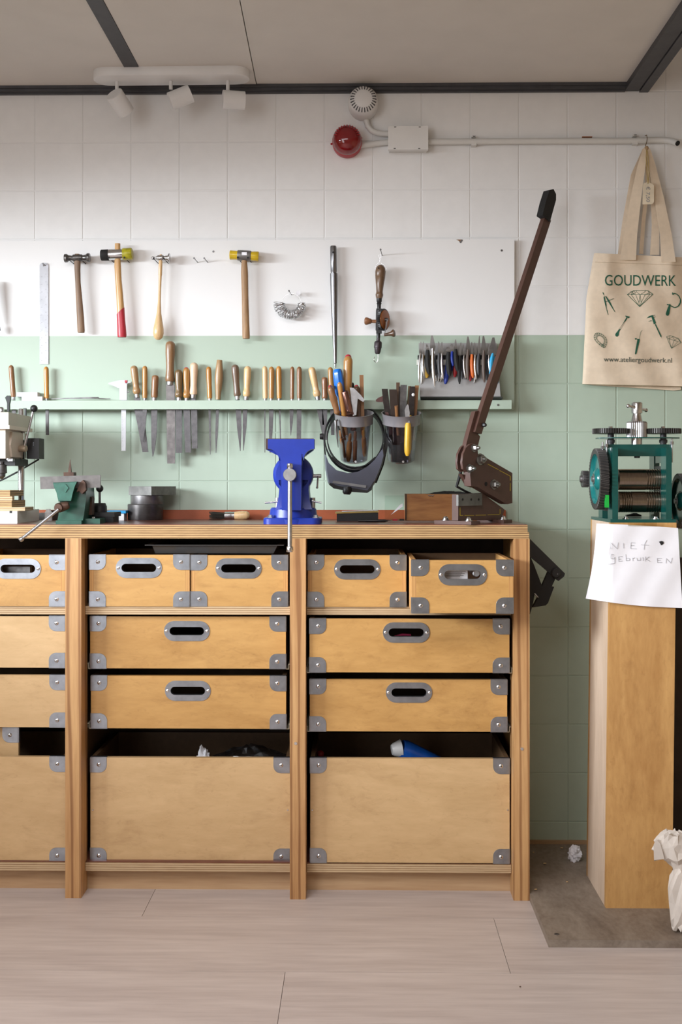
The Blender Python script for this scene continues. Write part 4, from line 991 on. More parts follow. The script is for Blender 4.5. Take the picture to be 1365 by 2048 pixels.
for p0, p1, w, mt, lab, yy in (((770, 778), (782, 880), 12, md2, 'dark flat tool with brass edge, leftmost in right cup', -0.12), ((786.5, 779), (793, 890), 15, M('dark_brown_steel', (0.06, 0.042, 0.034), 0.4, 0.5, var=0.2), 'wide dark brown flat tool in right cup', -0.13), ((796.5, 765), (798, 880), 7, m_h['dark'], 'narrow tall dark strip in right cup', -0.10), ((808, 770), (804, 885), 13, m_darksteel, 'wide grey steel strip in right cup', -0.12), ((801, 773), (801, 870), 6, md2, 'narrow dark strip beside the grey steel strip', -0.108), ((825.5, 773), (820, 880), 11, md2, 'dark folding tool with rivet in right cup', -0.125), ((834.5, 771), (826, 880), 8, m_h['brown'], 'thin brown wooden strip, rightmost in right cup', -0.11), ((820, 772), (814, 870), 6, m_h['olive'], 'olive strip behind the folding tool in right cup', -0.10)):
    o = stick('flat_tool', lab, 'tool', p0, p1, w, (yy, -0.10), mt, square=True, flatk=0.35, group=GR)
g = MB(); c = W(827, 789.5, -0.13); g.spin(c, c + Vector((0, -0.004, 0)), [(0, 0.005), (0.6, 0.0045), (1, 0.002)], 10); mk('rivet', g, m_white, bpy.data.objects['flat_tool.005'])
stick('wooden_stick', 'short broken brown stick in front of right cup', 'stick', (793, 812), (797, 870), 7, (-0.155, -0.12), m_h['brown'], prof=[(0, 7), (1, 6)], group=GR)
g = MB(); g.prism(pxs([(752, 800), (757, 795.5), (766, 792), (766, 804), (757, 804), (752.5, 803)], -0.115), (0, 0.004, 0)); g.prism(pxs([(764, 792), (770, 790), (786, 868), (780, 870)], -0.114), (0, 0.003, 0)); mk('snips', g, M('red_brown_steel', (0.10, 0.045, 0.04), 0.45, 0.4), None, 'red-brown blade sticking out left of right cup', 'tool', GR, bev=0.0006)
# yellow side cutters hung on the rim
Yy = -0.172
t = thing('side_cutters', 'side cutters with yellow grip hooked over right cup rim', 'pliers', W(816, 913, Yy))
g = MB(); g.prism(pxs([(813, 812), (816, 808), (818, 812), (820, 826), (819, 840), (822, 850), (813, 851), (812, 838), (810, 820)], Yy), (0, 0.008, 0)); mk('jaws', g, m_steel2, t, bev=0.0015)
g = MB(); P = [W(817, 846, Yy), W(816.5, 852, Yy), W(816, 870, Yy), W(815.5, 890, Yy), W(815.5, 905, Yy), W(815.5, 912, Yy)]; g.tube(P, [9/2/S(Yy), 12.5/2/S(Yy), 12.5/2/S(Yy), 13/2/S(Yy), 12/2/S(Yy), 6/2/S(Yy)], 12); mk('grip', g, myl, t)
g = MB(); P = [W(819, 838, Yy + 0.004), W(822, 833, -0.145), W(822, 845, -0.135), W(822, 900, -0.115)]; g.tube(P, 0.004, 10); mk('grip', g, myl, t)

# ---- head-worn magnifier hanging round the left cup
t = thing('magnifier_headband', 'black headband magnifier with grey visor hung round the left cup', 'headband', W(705, 988, -0.13))
def vis(px_, py):                      # the loop leans: low in front of the cup, high behind it
    f = (py - 815) / (940 - 815); return W(px_, py, -0.045 - 0.135 * max(0, min(1.2, f)))
for rx, ry, cyy, r_, nm, dx in ((60, 66, 876, 0.0034, 'headband', 0), (56, 61, 876, 0.0022, 'padding', 1)):
    g = MB(); P = [vis(710 + dx + rx * math.cos(R(a)), cyy - ry * math.sin(R(a))) for a in range(0, 360, 10)]
    N_ = len(P); wv = Vector((0, -0.010, 0.004))
    L = []
    for i, p in enumerate(P):
        tg = (P[(i+1) % N_] - P[i-1]).normalized(); nr = wv.cross(tg).normalized() * 0.0014
        L.append([p - wv - nr, p + wv - nr, p + wv + nr, p - wv + nr])
    L.append(L[0]); g.loft(L, cap=False); mk(nm, g, m_black, t)
g = MB(); g.tube([vis(665 + i*9.5, 915 + 24*math.sin(math.pi*i/9)) + Vector((0, -0.008, 0)) for i in range(10)], 0.0022, 6); mk('sweat_band', g, m_black, t)
g = MB(); poly = [(650, 909), (656, 925), (672, 940), (695, 946), (715, 944), (735, 934), (752, 918), (768, 895), (770, 910), (764, 932), (752, 962), (744, 976), (735, 984), (705, 981), (668, 973), (657, 966), (652, 940)]
L = [pxs([(708 + (x-708)*k, 945 + (y-945)*k) for x, y in poly], yy) for k, yy in ((0.96, -0.195), (1.0, -0.188), (1.02, -0.15), (1.0, -0.12))]
g.loft(L); vz = mk('visor', g, M('grey_visor', (0.085, 0.09, 0.12), 0.3, var=0.08), t)
g = MB(); g.prism(pxs([(661, 966), (672, 971), (735, 981), (742, 972), (748, 962), (744, 980), (735, 986), (705, 984), (668, 977), (658, 969)], -0.199), (0, 0.05, 0)); mk('visor_edge', g, m_black, vz, bev=0.001)
g = MB(); g.prism(pxs([(666, 962), (668, 961.5), (733, 971), (732, 976), (665, 966)], -0.2), (0, 0.008, 0)); mk('lens', g, m_zinc, vz, bev=0.001)
g = MB(); pspin(g, (695.5, 973), (694, 989), (-0.2, -0.2), [(0, 15), (0.3, 18), (0.75, 18), (1, 12)], 16); mk('knob', g, m_black, t)
for p0, p1 in (((640, 873), (651, 873)), ((768, 880), (777, 881))):
    g = MB(); pspin(g, p0, p1, (-0.11, -0.11), [(0, 11), (0.5, 13), (1, 9)], 12); mk('side_knob', g, m_black, t)
g = MB(); g.tube([W(772, 889, -0.12), W(773, 900, -0.122), W(770, 905, -0.122)], 0.0022, 6); mk('buckle', g, m_steel, t)
g = MB(); L = [W(648.5, 868, -0.11), W(649, 890, -0.12), W(652, 915, -0.14)]; g.strap(L, (0, 0.012, 0), (0.004, 0, 0)); mk('side_arm', g, m_black, t)
g = MB(); L = [W(775, 860, -0.10), W(774, 885, -0.12), W(764, 930, -0.15), W(750, 966, -0.17)]; g.strap(L, (0, 0.016, 0), (0.012, 0, 0)); mk('side_arm', g, m_black, t)

# dark tool cut by the left edge of the photograph
t = thing('hanging_clamp', 'dark tool handle cut off at left edge of the white board', 'tool', W(-8, 665, -0.05))
g = MB(); pspin(g, (-14, 560), (-8, 640), -0.05, [(0, 8), (0.1, 14), (0.6, 12), (1, 9)], 14); mk('handle', g, m_h['dark'], t)
g = MB(); pspin(g, (-8, 640), (-4, 666), -0.05, [(0, 9), (0.3, 7), (0.5, 12), (0.8, 12), (1, 5)], 14); mk('tip', g, m_darksteel, t)

# ============================================================ ON THE WORKTOP
EZ = ZT + 0.0004
# ---- blue bench vise
vc = Vector((WX(587, -0.36), -0.36, ZT))
t = thing('bench_vise', 'bright blue bench vise with hanging steel handle bar', 'vise', vc)
g = MB(); g.spin(vc, vc + Vector((0, 0, 0.044)), [(0, 0.076), (0.3, 0.077), (0.38, 0.072), (0.4, 0.067), (0.9, 0.064), (1, 0.060)], 36)
rr_ = []
for cx_, cy_, a0_ in ((0.055, 0.05, 0), (-0.055, 0.05, 90), (-0.055, -0.05, 180), (0.055, -0.05, 270)): rr_ += arc(vc.x + cx_, vc.y + cy_, 0.024, a0_, a0_ + 90, 6)
g.loft([[Vector((x, y, ZT)) for x, y in rr_], [Vector((x, y, ZT + 0.014)) for x, y in rr_], [Vector((vc.x + (x - vc.x)*0.975, vc.y + (y - vc.y)*0.975, ZT + 0.017)) for x, y in rr_]])
bs = mk('swivel_base', g, m_blue, t, ang=30)
for px_ in (541, 632):
    g = MB(); c = Vector((WX(px_, -0.415), -0.412, ZT + 0.017)); g.spin(c, c + Vector((0, 0, 0.008)), [(0, 0.009), (0.3, 0.009), (0.31, 0.0065), (1, 0.0062)], 6); mk('base_bolt', g, m_steel2, bs)
for px_, tip_ in ((555.5, (530, 1005.5, 563, 1003)), (626, (624, 1002, 643.5, 1005.5))):
    g = MB(); c = W(px_, 1017, -0.37); g.spin(c + Vector((0, 0, -0.005)), c + Vector((0, 0, 0.030)), [(0, 0.0072), (1, 0.0072)], 14); lk = mk('lock_bolt', g, m_steel2, t)
    g = MB(); g.tube([W(tip_[0], tip_[1], -0.376), W(tip_[2], tip_[3], -0.376)], 0.0026, 8); mk('lock_lever', g, m_steel, lk)
g = MB(); L = []
for py, hw, hd in ((1018, 36, 0.052), (1000, 31, 0.046), (980, 29, 0.045), (960, 30, 0.045), (930, 26, 0.04)):
    c = Vector((WX(590, -0.36), -0.36, WZ(py, -0.36))); w_ = hw / S(-0.36); L.append([c + Vector((-w_, -hd, 0)), c + Vector((w_, -hd, 0)), c + Vector((w_, hd, 0)), c + Vector((-w_, hd, 0))])
g.loft(L); mk('body', g, m_blue, t, bev=0.006, seg=2)
g = MB(); c = W(587, 949, -0.37); g.spin(c + Vector((0, -0.035, 0)), c + Vector((0, 0.06, 0)), [(0, 0.046), (0.06, 0.052), (0.12, 0.0548), (0.9, 0.0548), (1, 0.05)], 36); mk('swivel_drum', g, m_blue, t)
def tee(Y, top_=878, cut=0):
    P = [(536, top_), (629, top_), (629, 897.5)]
    P += [(629 - 22 * math.sin(R(a)), 921 - 23.5 * math.cos(R(a))) for a in (0, 20, 40, 60, 75, 90)]
    P += [(605, 912), (604, 932), (562, 932), (560, 912)]
    P += [(536 + 22.5 * math.sin(R(a)), 921 - 23.5 * math.cos(R(a))) for a in (90, 75, 60, 40, 20, 0)]
    return pxs(P, Y)
g = MB(); g.prism(tee(-0.480), (0, 0.045, 0)); mk('front_jaw', g, m_blue, t, bev=0.0015)
g = MB(); g.prism(pxs([(562, 908), (603.5, 908), (602.5, 1020.5), (564, 1020.5)], -0.482), (0, 0.06, 0)); mk('slide', g, m_blue, t, bev=0.003, seg=2)
g = MB(); g.prism(pxs([(534, 877), (628, 877), (628, 898), (534, 898)], -0.433), (0, 0.008, 0)); mk('jaw_insert', g, M('rusty_jaw_steel', (0.09, 0.05, 0.04), 0.5, 0.6, var=0.3), t)
g = MB(); g.prism(pxs([(532, 877), (626, 877), (626, 899), (532, 899)], -0.423), (0, 0.008, 0)); mk('jaw_insert', g, MATS['rusty_jaw_steel'], t)
g = MB(); P = [(532, 878), (627, 878), (627, 900), (608, 914), (612, 935), (560, 935), (558, 912), (532, 899)]
g.prism(pxs(P, -0.415), (0, 0.04, 0)); mk('rear_jaw', g, m_blue, t, bev=0.003, seg=2)
c = W(581, 949.5, -0.482)
g = MB(); g.spin(c, c + Vector((0, -0.028, 0)), [(0, 0.0175), (0.9, 0.0178), (1, 0.0165)], 28); mk('screw_head', g, m_steel2, t)
g = MB(); g.tube([W(580.5, 930, -0.497), W(580, 1098, -0.497)], 0.0062, 16); mk('handle_bar', g, m_steel2, t)
g = MB(); pspin(g, (580.5, 926.5), (580.5, 937), -0.497, [(0, 10), (0.1, 12.5), (0.9, 12.5), (1, 11)], 18); mk('bar_end', g, m_steel, t)
g = MB(); pspin(g, (580, 1092.5), (580, 1104), -0.497, [(0, 11), (0.15, 13.5), (0.85, 13.5), (1, 12)], 18); mk('bar_end', g, m_steel, t)
g = MB(); pspin(g, (624, 952), (643, 952), -0.36, [(0, 5), (0.15, 5), (0.16, 8), (0.3, 7), (0.9, 8), (1, 7)], 10); g.tube([W(636.5, 952, -0.365), W(635, 974, -0.367)], 0.0024, 8); g.sphere(W(634.8, 975, -0.367), 0.0033, 8, 6); mk('clamp_screw', g, m_steel2, t)

# ---- green vise at left
Yv = -0.40
t = thing('green_vise', 'small green bench vise clamping a flat steel bar', 'vise', W(150, 1049, Yv))
g = MB(); g.box(WX(111.5, -0.43), WX(163, -0.43), -0.43, -0.30, ZT, ZT + 0.010); g.box(WX(150, -0.43), WX(195, -0.43), -0.40, -0.33, ZT, ZT + 0.014); mk('base', g, m_green, t, bev=0.002)
g = MB(); L = []
for py, x0_, x1_, yb in ((1046, 114, 165, -0.30), (1030, 117, 168, -0.31), (1000, 120, 172, -0.31), (975, 118, 172, -0.32), (965, 116, 171, -0.32)):
    L.append([Vector((WX(x0_, -0.415), -0.415, WZ(py, -0.415))), Vector((WX(x1_, -0.415), -0.415, WZ(py, -0.415))), Vector((WX(x1_, -0.415), yb, WZ(py, -0.415))), Vector((WX(x0_, -0.415), yb, WZ(py, -0.415)))])
g.loft(L); mk('body', g, m_green, t, bev=0.005, seg=2)
g = MB(); L = [pxs([(cx_ + (x - cx_)*k, 985 + (y - 985)*k) for x, y in ((106, 965), (155, 963), (151, 972), (147, 985), (143, 1003), (117, 1003), (113, 985), (108, 974))], yy) for cx_, k, yy in ((130, 0.92, -0.452), (130, 1.0, -0.446), (130, 1.0, -0.425))]
g.loft(L); mk('front_jaw', g, M('worn_green_enamel', (0.02, 0.095, 0.066), 0.4, var=0.35, vs_=40), t, bev=0.0015)
g = MB(); g.prism(pxs([(131, 968), (137, 976), (131, 985), (124, 977)], -0.4545), (0, 0.004, 0)); mk('emblem', g, MATS['worn_green_enamel'], t, bev=0.0015)
g = MB(); g.prism(pxs([(160, 965), (166, 960), (171, 966), (172, 980), (164, 988), (158, 982), (153, 984)], -0.435), (0, 0.02, 0)); mk('side_lug', g, M('rusty_iron', (0.07, 0.035, 0.022), 0.55, 0.4, var=0.4), t, bev=0.003)
g = MB(); pspin(g, (116, 1015), (138, 1010), -0.46, [(0, 12), (0.1, 17), (0.8, 17), (1, 12)], 16); pspin(g, (116, 1016), (126, 1013), (-0.475, -0.43), [(0, 16), (0.2, 20), (1, 20)], 16); mk('screw_head', g, MATS['rusty_iron'], t)
g = MB(); g.tube([W(117, 1019, -0.478), W(43, 1078, -0.50)], 0.0042, 12); g.spin(W(46, 1076, -0.4995), W(39, 1081, -0.5015), [(0, 0.005), (0.2, 0.0066), (0.8, 0.0066), (1, 0.0045)], 14); mk('handle_bar', g, m_steel2, t)
g = MB(); g.box(WX(130, -0.36), WX(150, -0.36), -0.375, -0.345, WZ(968, -0.36), WZ(944.5, -0.36)); g.spin(W(140, 945, -0.36), W(140.5, 919, -0.36), [(0, 0.0062), (0.15, 0.0055), (0.9, 0.0012), (1, 0.0008)], 4, ph=0.78); mk('anvil_horn', g, MATS['rusty_iron'], t)
g = MB(); g.prism(pxs([(176, 989), (184, 995), (184, 1030), (176, 1030)], -0.36), (0, 0.03, 0)); mk('slide_block', g, MATS['rusty_iron'], t, bev=0.001)
g = MB(); c = Vector((WX(186, -0.37), -0.37, ZT + 0.014)); g.spin(c, c + Vector((0, 0, 0.004)), [(0, 0.006), (1, 0.004)], 10); mk('base_bolt', g, m_steel, t)
g = MB(); g.prism(pxs([(80, 953.5), (201, 950), (201, 975), (81, 978.5)], -0.424), (0, 0.006, 0)); mk('steel_bar', g, M('grey_flat_bar', (0.13, 0.118, 0.112), 0.5, 0.45, var=0.2, vs_=60), None, 'flat grey steel bar clamped across the green vise', 'steel bar', bev=0.0004)

# ---- black knob tool beside green vise
Yk2 = -0.315
t = thing('lever_stand', 'black stand with ball-topped lever beside green vise', 'tool stand', W(205, 1046, Yk2))
g = MB(); g.box(WX(181, Yk2), WX(229, Yk2), Yk2, Yk2 + 0.09, WZ(1034, Yk2), WZ(1025, Yk2)); g.box(WX(184, Yk2), WX(226, Yk2), Yk2 + 0.004, Yk2 + 0.08, ZT, WZ(1034, Yk2)); mk('base', g, m_black, t, bev=0.0015)
g = MB(); pspin(g, (199.5, 1006), (199.5, 1025), Yk2 + 0.03, [(0, 22), (0.05, 24), (0.3, 28), (0.35, 29), (1, 29)], 18); mk('collar', g, m_black, t)
g = MB(); g.tube([W(199.5, 1008, Yk2 + 0.03), W(199.5, 980, Yk2 + 0.03)], 0.0035, 10); mk('lever', g, m_darksteel, t)
g = MB(); g.sphere(W(199.5, 977, Yk2 + 0.03), 0.0108); mk('ball', g, m_black, t)
# ---- tub, bottle
Yb2 = -0.13
t = thing('plastic_tub', 'small white tub with bright blue lid behind green vise', 'tub', W(234, 1040, Yb2))
g = MB(); g.box(WX(218, Yb2), WX(248, Yb2), Yb2, Yb2 + 0.045, ZT, WZ(1026, Yb2)); mk('body', g, m_white, t, bev=0.003)
g = MB(); g.box(WX(214, Yb2), WX(252, Yb2), Yb2 - 0.004, Yb2 + 0.05, WZ(1027, Yb2), WZ(1021.5, Yb2)); mk('lid', g, M('sky_blue_plastic', (0.03, 0.33, 0.66), 0.35), t, bev=0.002)
g = MB(); pspin(g, (97, 1018), (97, 1041), -0.15, [(0, 9), (0.2, 11), (0.3, 15), (1, 15)], 14); mk('white_bottle', g, m_white, None, 'small white bottle between drill press and green vise', 'bottle')
g = MB(); g.box(WX(101, -0.1), WX(124, -0.1), -0.1, -0.06, ZT, WZ(1021, -0.1)); mk('dark_block', g, m_dark, None, 'dark block on worktop behind handle of green vise', 'block', bev=0.002)
g = MB(); g.box(WX(78, -0.06), WX(92, -0.06), -0.06, -0.03, ZT, WZ(1026, -0.06)); mk('small_box', g, m_darksteel, None, 'small dark box behind the white bottle', 'box', bev=0.002)

# ---- steel blocks
cc = Vector((WX(291, -0.075), -0.075, ZT))
g = MB(); g.spin(cc, cc + Vector((0, 0, 31.5/665)), [(0, 0.0525), (0.03, 0.0532), (0.97, 0.0532), (1, 0.052)], 32); mk('steel_cylinder', g, M('dark_forged_steel', (0.10, 0.092, 0.09), 0.4, 0.8, var=0.4, vs_=25), None, 'wide dark steel cylinder at bottom of steel block stack', 'steel block')
c2 = Vector((WX(294, -0.075), -0.075, ZT + 31.5/665)); 
g = MB(); g.spin(c2, c2 + Vector((0, 0, 18.5/665)), [(0, 0.0475), (0.05, 0.0482), (0.95, 0.0482), (1, 0.047)], 32); mk('steel_disc', g, M('grey_forged_steel', (0.20, 0.19, 0.19), 0.42, 0.8, var=0.35, vs_=25), None, 'grey steel disc in middle of steel block stack', 'steel block')
zb3 = ZT + 50/665; P = W(303, 985, -0.145); P.z = zb3
u1 = Vector((-math.cos(R(33)), math.sin(R(33)), 0)) * 0.0925; u2 = Vector((math.sin(R(33)), math.cos(R(33)), 0)) * 0.108
g = MB(); g.prism([P, P + u1, P + u1 + u2, P + u2], (0, 0, 17.5/668)); mk('steel_block', g, M('grey_block_steel', (0.19, 0.185, 0.175), 0.45, 0.7, var=0.25, vs_=40), None, 'square steel block on top of steel block stack', 'steel block', bev=0.0012)

# ---- paint brush
Yp2 = -0.05
t = thing('dusting_brush', 'short brush with dark bristles lying against backsplash', 'brush', W(460, 1039, Yp2))
g = MB(); pspin(g, (500, 1030.5), (469, 1031.5), Yp2, [(0, 4), (0.05, 11), (0.2, 17), (0.5, 18.5), (1, 15.5)], 18); mk('handle', g, m_h['pale'], t)
g = MB(); pspin(g, (470, 1031.5), (450, 1031.5), Yp2, [(0, 15.5), (0.1, 16), (0.3, 15), (0.35, 16), (1, 15.5)], 18); mk('ferrule', g, m_steel, t)
rnd = random.Random(5); g = MB()
for i in range(160):
    a = rnd.uniform(0, 6.28); q = rnd.random() ** 0.5
    p0 = W(452, 1031.5 + 6.5*q*math.sin(a), Yp2 + 0.0095*q*math.cos(a)); p1 = W(420 + rnd.uniform(-2, 6), 1031.5 + 8*q*math.sin(a) + rnd.uniform(-1.2, 1.2), Yp2 + 0.011*q*math.cos(a))
    g.tube([p0, p1], [0.0006, 0.0004], 3)
mk('bristles', g, M('dark_bristle', (0.06, 0.05, 0.04), 0.6, var=0.4), t, kind='stuff')

# ---- tin, pen, rod, acrylic box, wooden box
Yt2 = -0.20
t = thing('black_tin', 'flat black tin with yellow-edged lid on worktop', 'tin', W(715, 1043, Yt2))
g = MB(); g.box(WX(674, Yt2), WX(757, Yt2), Yt2, Yt2 + 0.07, ZT, WZ(1026, Yt2)); mk('body', g, m_black, t, bev=0.003, seg=2)
g = MB(); z_ = WZ(1026, Yt2); g.prism([(WX(671, Yt2), Yt2 - 0.003, z_ - 0.002), (WX(758, Yt2), Yt2 - 0.003, z_ + 0.002), (WX(758, Yt2), Yt2 - 0.003, z_ + 0.0065), (WX(671, Yt2), Yt2 - 0.003, z_ + 0.002)], (0, 0.075, 0)); mk('lid', g, M('yellow_lid_edge', (0.35, 0.24, 0.07), 0.45, var=0.3), t, bev=0.001)
g = MB(); g.prism([(WX(684, Yt2), Yt2 + 0.002, z_ + 0.0036), (WX(756, Yt2), Yt2 + 0.002, z_ + 0.0074), (WX(756, Yt2), Yt2 + 0.05, z_ + 0.0074), (WX(684, Yt2), Yt2 + 0.05, z_ + 0.0036)], (0, 0, 0.0012)); mk('paper', g, m_paper, t)
g = MB(); yy = -0.27; zz = ZT + 0.0042; g.tube([Vector((WX(717, yy), yy, zz)), Vector((WX(731, yy), yy, zz)), Vector((WX(732, yy), yy, zz)), Vector((WX(770, yy), yy, zz)), Vector((WX(776, yy), yy, zz)), Vector((WX(782, yy), yy, zz))], [0.003, 0.0032, 0.004, 0.004, 0.0018, 0.001], 10); mk('black_marker', g, m_black, None, 'black pen lying in front of the flat black tin', 'pen')
g = MB(); yy = -0.31; g.box(WX(777, yy), WX(884, yy), yy, yy + 0.012, ZT, ZT + 0.005); mk('steel_rod', g, M('brown_steel_rod', (0.22, 0.16, 0.13), 0.35, 0.7), None, 'long thin steel bar lying on worktop before wooden box', 'steel bar', bev=0.0005)
for px_, lab, mt in ((786, 'tiny red-brown scrap beside acrylic block', m_redpaint), (800, 'tiny dark scrap at foot of acrylic block', m_dark)):
    g = MB(); g.box(WX(px_, -0.18), WX(px_ + 9, -0.18), -0.18, -0.165, ZT, ZT + 0.006); mk('metal_scrap', g, mt, None, lab, 'scrap', bev=0.001)
Ya = -0.13
t = thing('acrylic_block', 'clear acrylic block standing beside wooden box', 'acrylic block', W(789, 1040, Ya))
g = MB(); g.box(WX(770.5, Ya), WX(808, Ya), Ya, Ya + 0.018, ZT, WZ(991, Ya)); mk('block', g, m_acryl, t, bev=0.0008)
g = MB(); g.prism(pxs([(782, 1030), (801, 1009), (806, 1007), (806, 1013)], Ya - 0.0008), (0, 0.0005, 0)); mk('paper_corner', g, m_paper, t)
Yw = -0.10
t = thing('wooden_box', 'stained old wooden box behind the brown shear', 'box', W(885, 1040, Yw))
m_oldbox = WOOD('old_stained_pine', (0.48, 0.22, 0.065), (0.27, 0.10, 0.028), 'X', 7, 0.45, 8, coat=0.2, knots=9.0, kcol=(0.05, 0.02, 0.012))
x0, x1, z1_ = WX(812, Yw), WX(962, Yw), WZ(988, Yw)
for nm, bb in (('front', (x0, x1, Yw, Yw + 0.008, ZT, z1_)), ('back', (x0, x1, -0.028, -0.02, ZT, z1_)), ('side', (x0 - 0.001, x0 + 0.008, Yw + 0.008, -0.028, ZT, z1_)), ('side', (x1 - 0.008, x1, Yw + 0.008, -0.028, ZT, z1_)), ('bottom', (x0 + 0.008, x1 - 0.008, Yw + 0.008, -0.028, ZT, ZT + 0.006))):
    g = MB(); g.box(*bb); mk(nm, g, m_oldbox, t, bev=0.0008)
g = MB(); g.box(x0 - 0.002, x0 + 0.003, Yw - 0.002, Yw + 0.01, ZT, z1_ + 0.001); mk('corner_strip', g, m_h['dark'], t)
for a_, b_ in ((857, 863), (862, 868)):
    g = MB(); g.tube([W(a_, 990, Yw - 0.002), W((a_+b_)/2, 992, Yw - 0.003), W(b_, 990, Yw - 0.002)], 0.0013, 6); mk('latch', g, m_steel2, t)
crumple('black_cloth', W(905, 992, -0.06), 0.045, m_blackm, 'crumpled black cloth lying in the wooden box', 'cloth', sq=(1.5, 0.55, 0.28), amp=0.4, seed=11)

# ---- lever shear
a_s = R(45); Os = W(917, 1040, -0.41); ns = Vector((math.sin(a_s), -math.cos(a_s), 0)); us = Vector((math.cos(a_s), math.sin(a_s), 0))
sh = thing('lever_shear', 'brown bench lever shear with long raised lever and black grip', 'lever shear', Vector((Os.x, Os.y, ZT)) + us * 0.07)
def sp(pts, off=0.0): return [WP(p[0], p[1], Os + ns * off, a_s) for p in pts]
g = MB(); g.prism(sp([(917, 989), (966, 986), (985, 1001), (1010, 1019), (1003, 1040), (917, 1041)]), -ns * 0.022); mk('lower_frame', g, m_brown, sh, bev=0.001)
g = MB(); g.prism(sp([(917.5, 990), (965, 987), (965, 1011), (917.5, 1012)], 0.0075), -ns * 0.0075); bl = mk('lower_blade', g, M('dull_blade_steel', (0.17, 0.165, 0.155), 0.45, 0.7, var=0.25), sh, bev=0.0006)
for px_ in (926, 943, 958):
    g = MB(); c = WP(px_, 999, Os + ns * 0.0076, a_s); g.spin(c, c + ns * 0.0006, [(0, 0.0034), (1, 0.0034)], 10); mk('blade_hole', g, m_blackm, bl)
m_yel = M('yellow_line_paint', (0.45, 0.33, 0.02), 0.5)
def dash(p0, p1, off):
    d = Vector((p1[0]-p0[0], p1[1]-p0[1])).normalized(); n2 = Vector((-d.y, d.x)) * 0.6
    g = MB(); g.prism(sp([(p0[0]-n2.x, p0[1]-n2.y), (p1[0]-n2.x, p1[1]-n2.y), (p1[0]+n2.x, p1[1]+n2.y), (p0[0]+n2.x, p0[1]+n2.y)], off + 0.0005), -ns * 0.0005); mk('yellow_dash', g, m_yel, sh)
for p0, p1 in (((921, 1015), (921, 1031)), ((921, 1031), (927, 1031)), ((930, 1031), (949, 1031)), ((952, 1030.5), (973, 1030)), ((976, 1029.5), (1000, 1029)), ((1001, 1018), (1001, 1028))): dash(p0, p1, 0.0)
for ctr, L_ in ((Vector((Os.x, Os.y, ZT)), 0.066), (Vector((Os.x, Os.y, ZT)) + us * 0.165, 0.048)):
    g = MB(); w_ = us * 0.019; a_ = ctr - ns * (L_ + 0.011) ; b_ = ctr + ns * (L_ - 0.011)
    g.prism([a_ - w_*0.6, b_ - w_*0.6, b_ + w_*1.4, a_ + w_*1.4], (0, 0, 0.009)); ft = mk('foot', g, m_brown, sh, bev=0.0015)
    for q in (-L_ * 0.62 - 0.011, L_ * 0.62 - 0.011):
        c = ctr + ns * q + w_ * 0.4 + Vector((0, 0, 0.009)); g = MB(); g.spin(c, c + Vector((0, 0, 0.011)), [(0, 0.011), (0.18, 0.011), (0.19, 0.008), (0.6, 0.008), (0.8, 0.005), (1, 0.004)], 12); mk('bolt', g, m_steel, ft)
up_pts = [(942, 918), (950, 909), (967, 912), (1025.5, 946), (1025.5, 1006), (1016, 1008.5), (1010, 1006), (956, 974), (943, 972), (941, 950)]
O2 = 0.016
g = MB(); g.prism(sp(up_pts, O2), -ns * 0.024); mk('upper_housing', g, m_brown, sh, bev=0.0025, seg=2)
for p0, p1 in (((976, 928), (998, 939.5)), ((1000, 941), (1021, 952)), ((1021.5, 952), (1021.5, 961)), ((1021.5, 966), (1021.5, 982))): dash(p0, p1, O2)
g = MB(); g.prism(sp([(924, 948), (943, 952), (957, 975), (948, 975), (938, 972)], -0.004), -ns * 0.012); mk('upper_blade', g, m_brown, sh, bev=0.001)
cam_pts = [(941, 888), (933, 895), (927, 908), (925, 925), (927, 938), (934, 944), (943, 941), (949, 928), (957, 910), (955, 893), (950, 886)]
g = MB(); g.prism(sp(cam_pts, 0.022), -ns * 0.007); mk('cam_plate', g, m_brown, sh, bev=0.001)
g = MB(); g.prism(sp([(x - 10.0, y) for x, y in cam_pts], -0.006), -ns * 0.007); mk('cam_plate', g, m_brown, sh, bev=0.001)
g = MB(); g.prism(sp([(951, 823), (959, 821), (966, 828), (955, 866), (961, 873), (956, 895), (950, 910), (930, 908), (934, 885), (939, 866)], 0.003), -ns * 0.014); mk('lever_socket', g, m_brown, sh, bev=0.001)
g = MB(); g.prism(sp([(951, 864), (964, 868), (978, 823), (1103, 441), (1090, 436), (963, 822)], 0.012), -ns * 0.014); mk('lever', g, m_brown, sh, bev=0.0015)
g = MB(); P = sp([(1086, 430), (1092, 405), (1100, 380), (1108, 378), (1113, 388), (1113, 400), (1101, 443), (1097, 438)], 0.018); g.prism(P, -ns * 0.022); mk('grip', g, M('black_rubber', (0.011, 0.011, 0.011), 0.7, var=0.2, bump=0.3, bs=300), sh, bev=0.004, seg=2)
for px_, py, r_, off in ((947.5, 896, 0.0085, 0.022), (938.5, 937, 0.0088, 0.022), (960, 918.5, 0.0125, 0.016), (987.5, 969, 0.0108, O2)):
    c = WP(px_, py, Os + ns * off, a_s); g = MB(); g.spin(c, c + ns * 0.003, [(0, r_ * 1.3), (1, r_ * 1.3)], 20); g.spin(c + ns*0.003, c + ns * 0.015, [(0, r_), (0.85, r_), (1, r_*0.85)], 6); g.spin(c + ns*0.015, c + ns * 0.022, [(0, r_*0.5), (1, r_*0.45)], 10); mk('nut', g, M('dull_nut_steel', (0.33, 0.32, 0.30), 0.36, 0.9), sh)
for px_, py, r_ in ((972.5, 968, 0.006), (966, 926, 0.005)):
    c = WP(px_, py, Os + ns * O2, a_s); g = MB(); g.spin(c, c + ns * 0.0008, [(0, r_), (1, r_)], 14); mk('hole', g, m_blackm, sh)
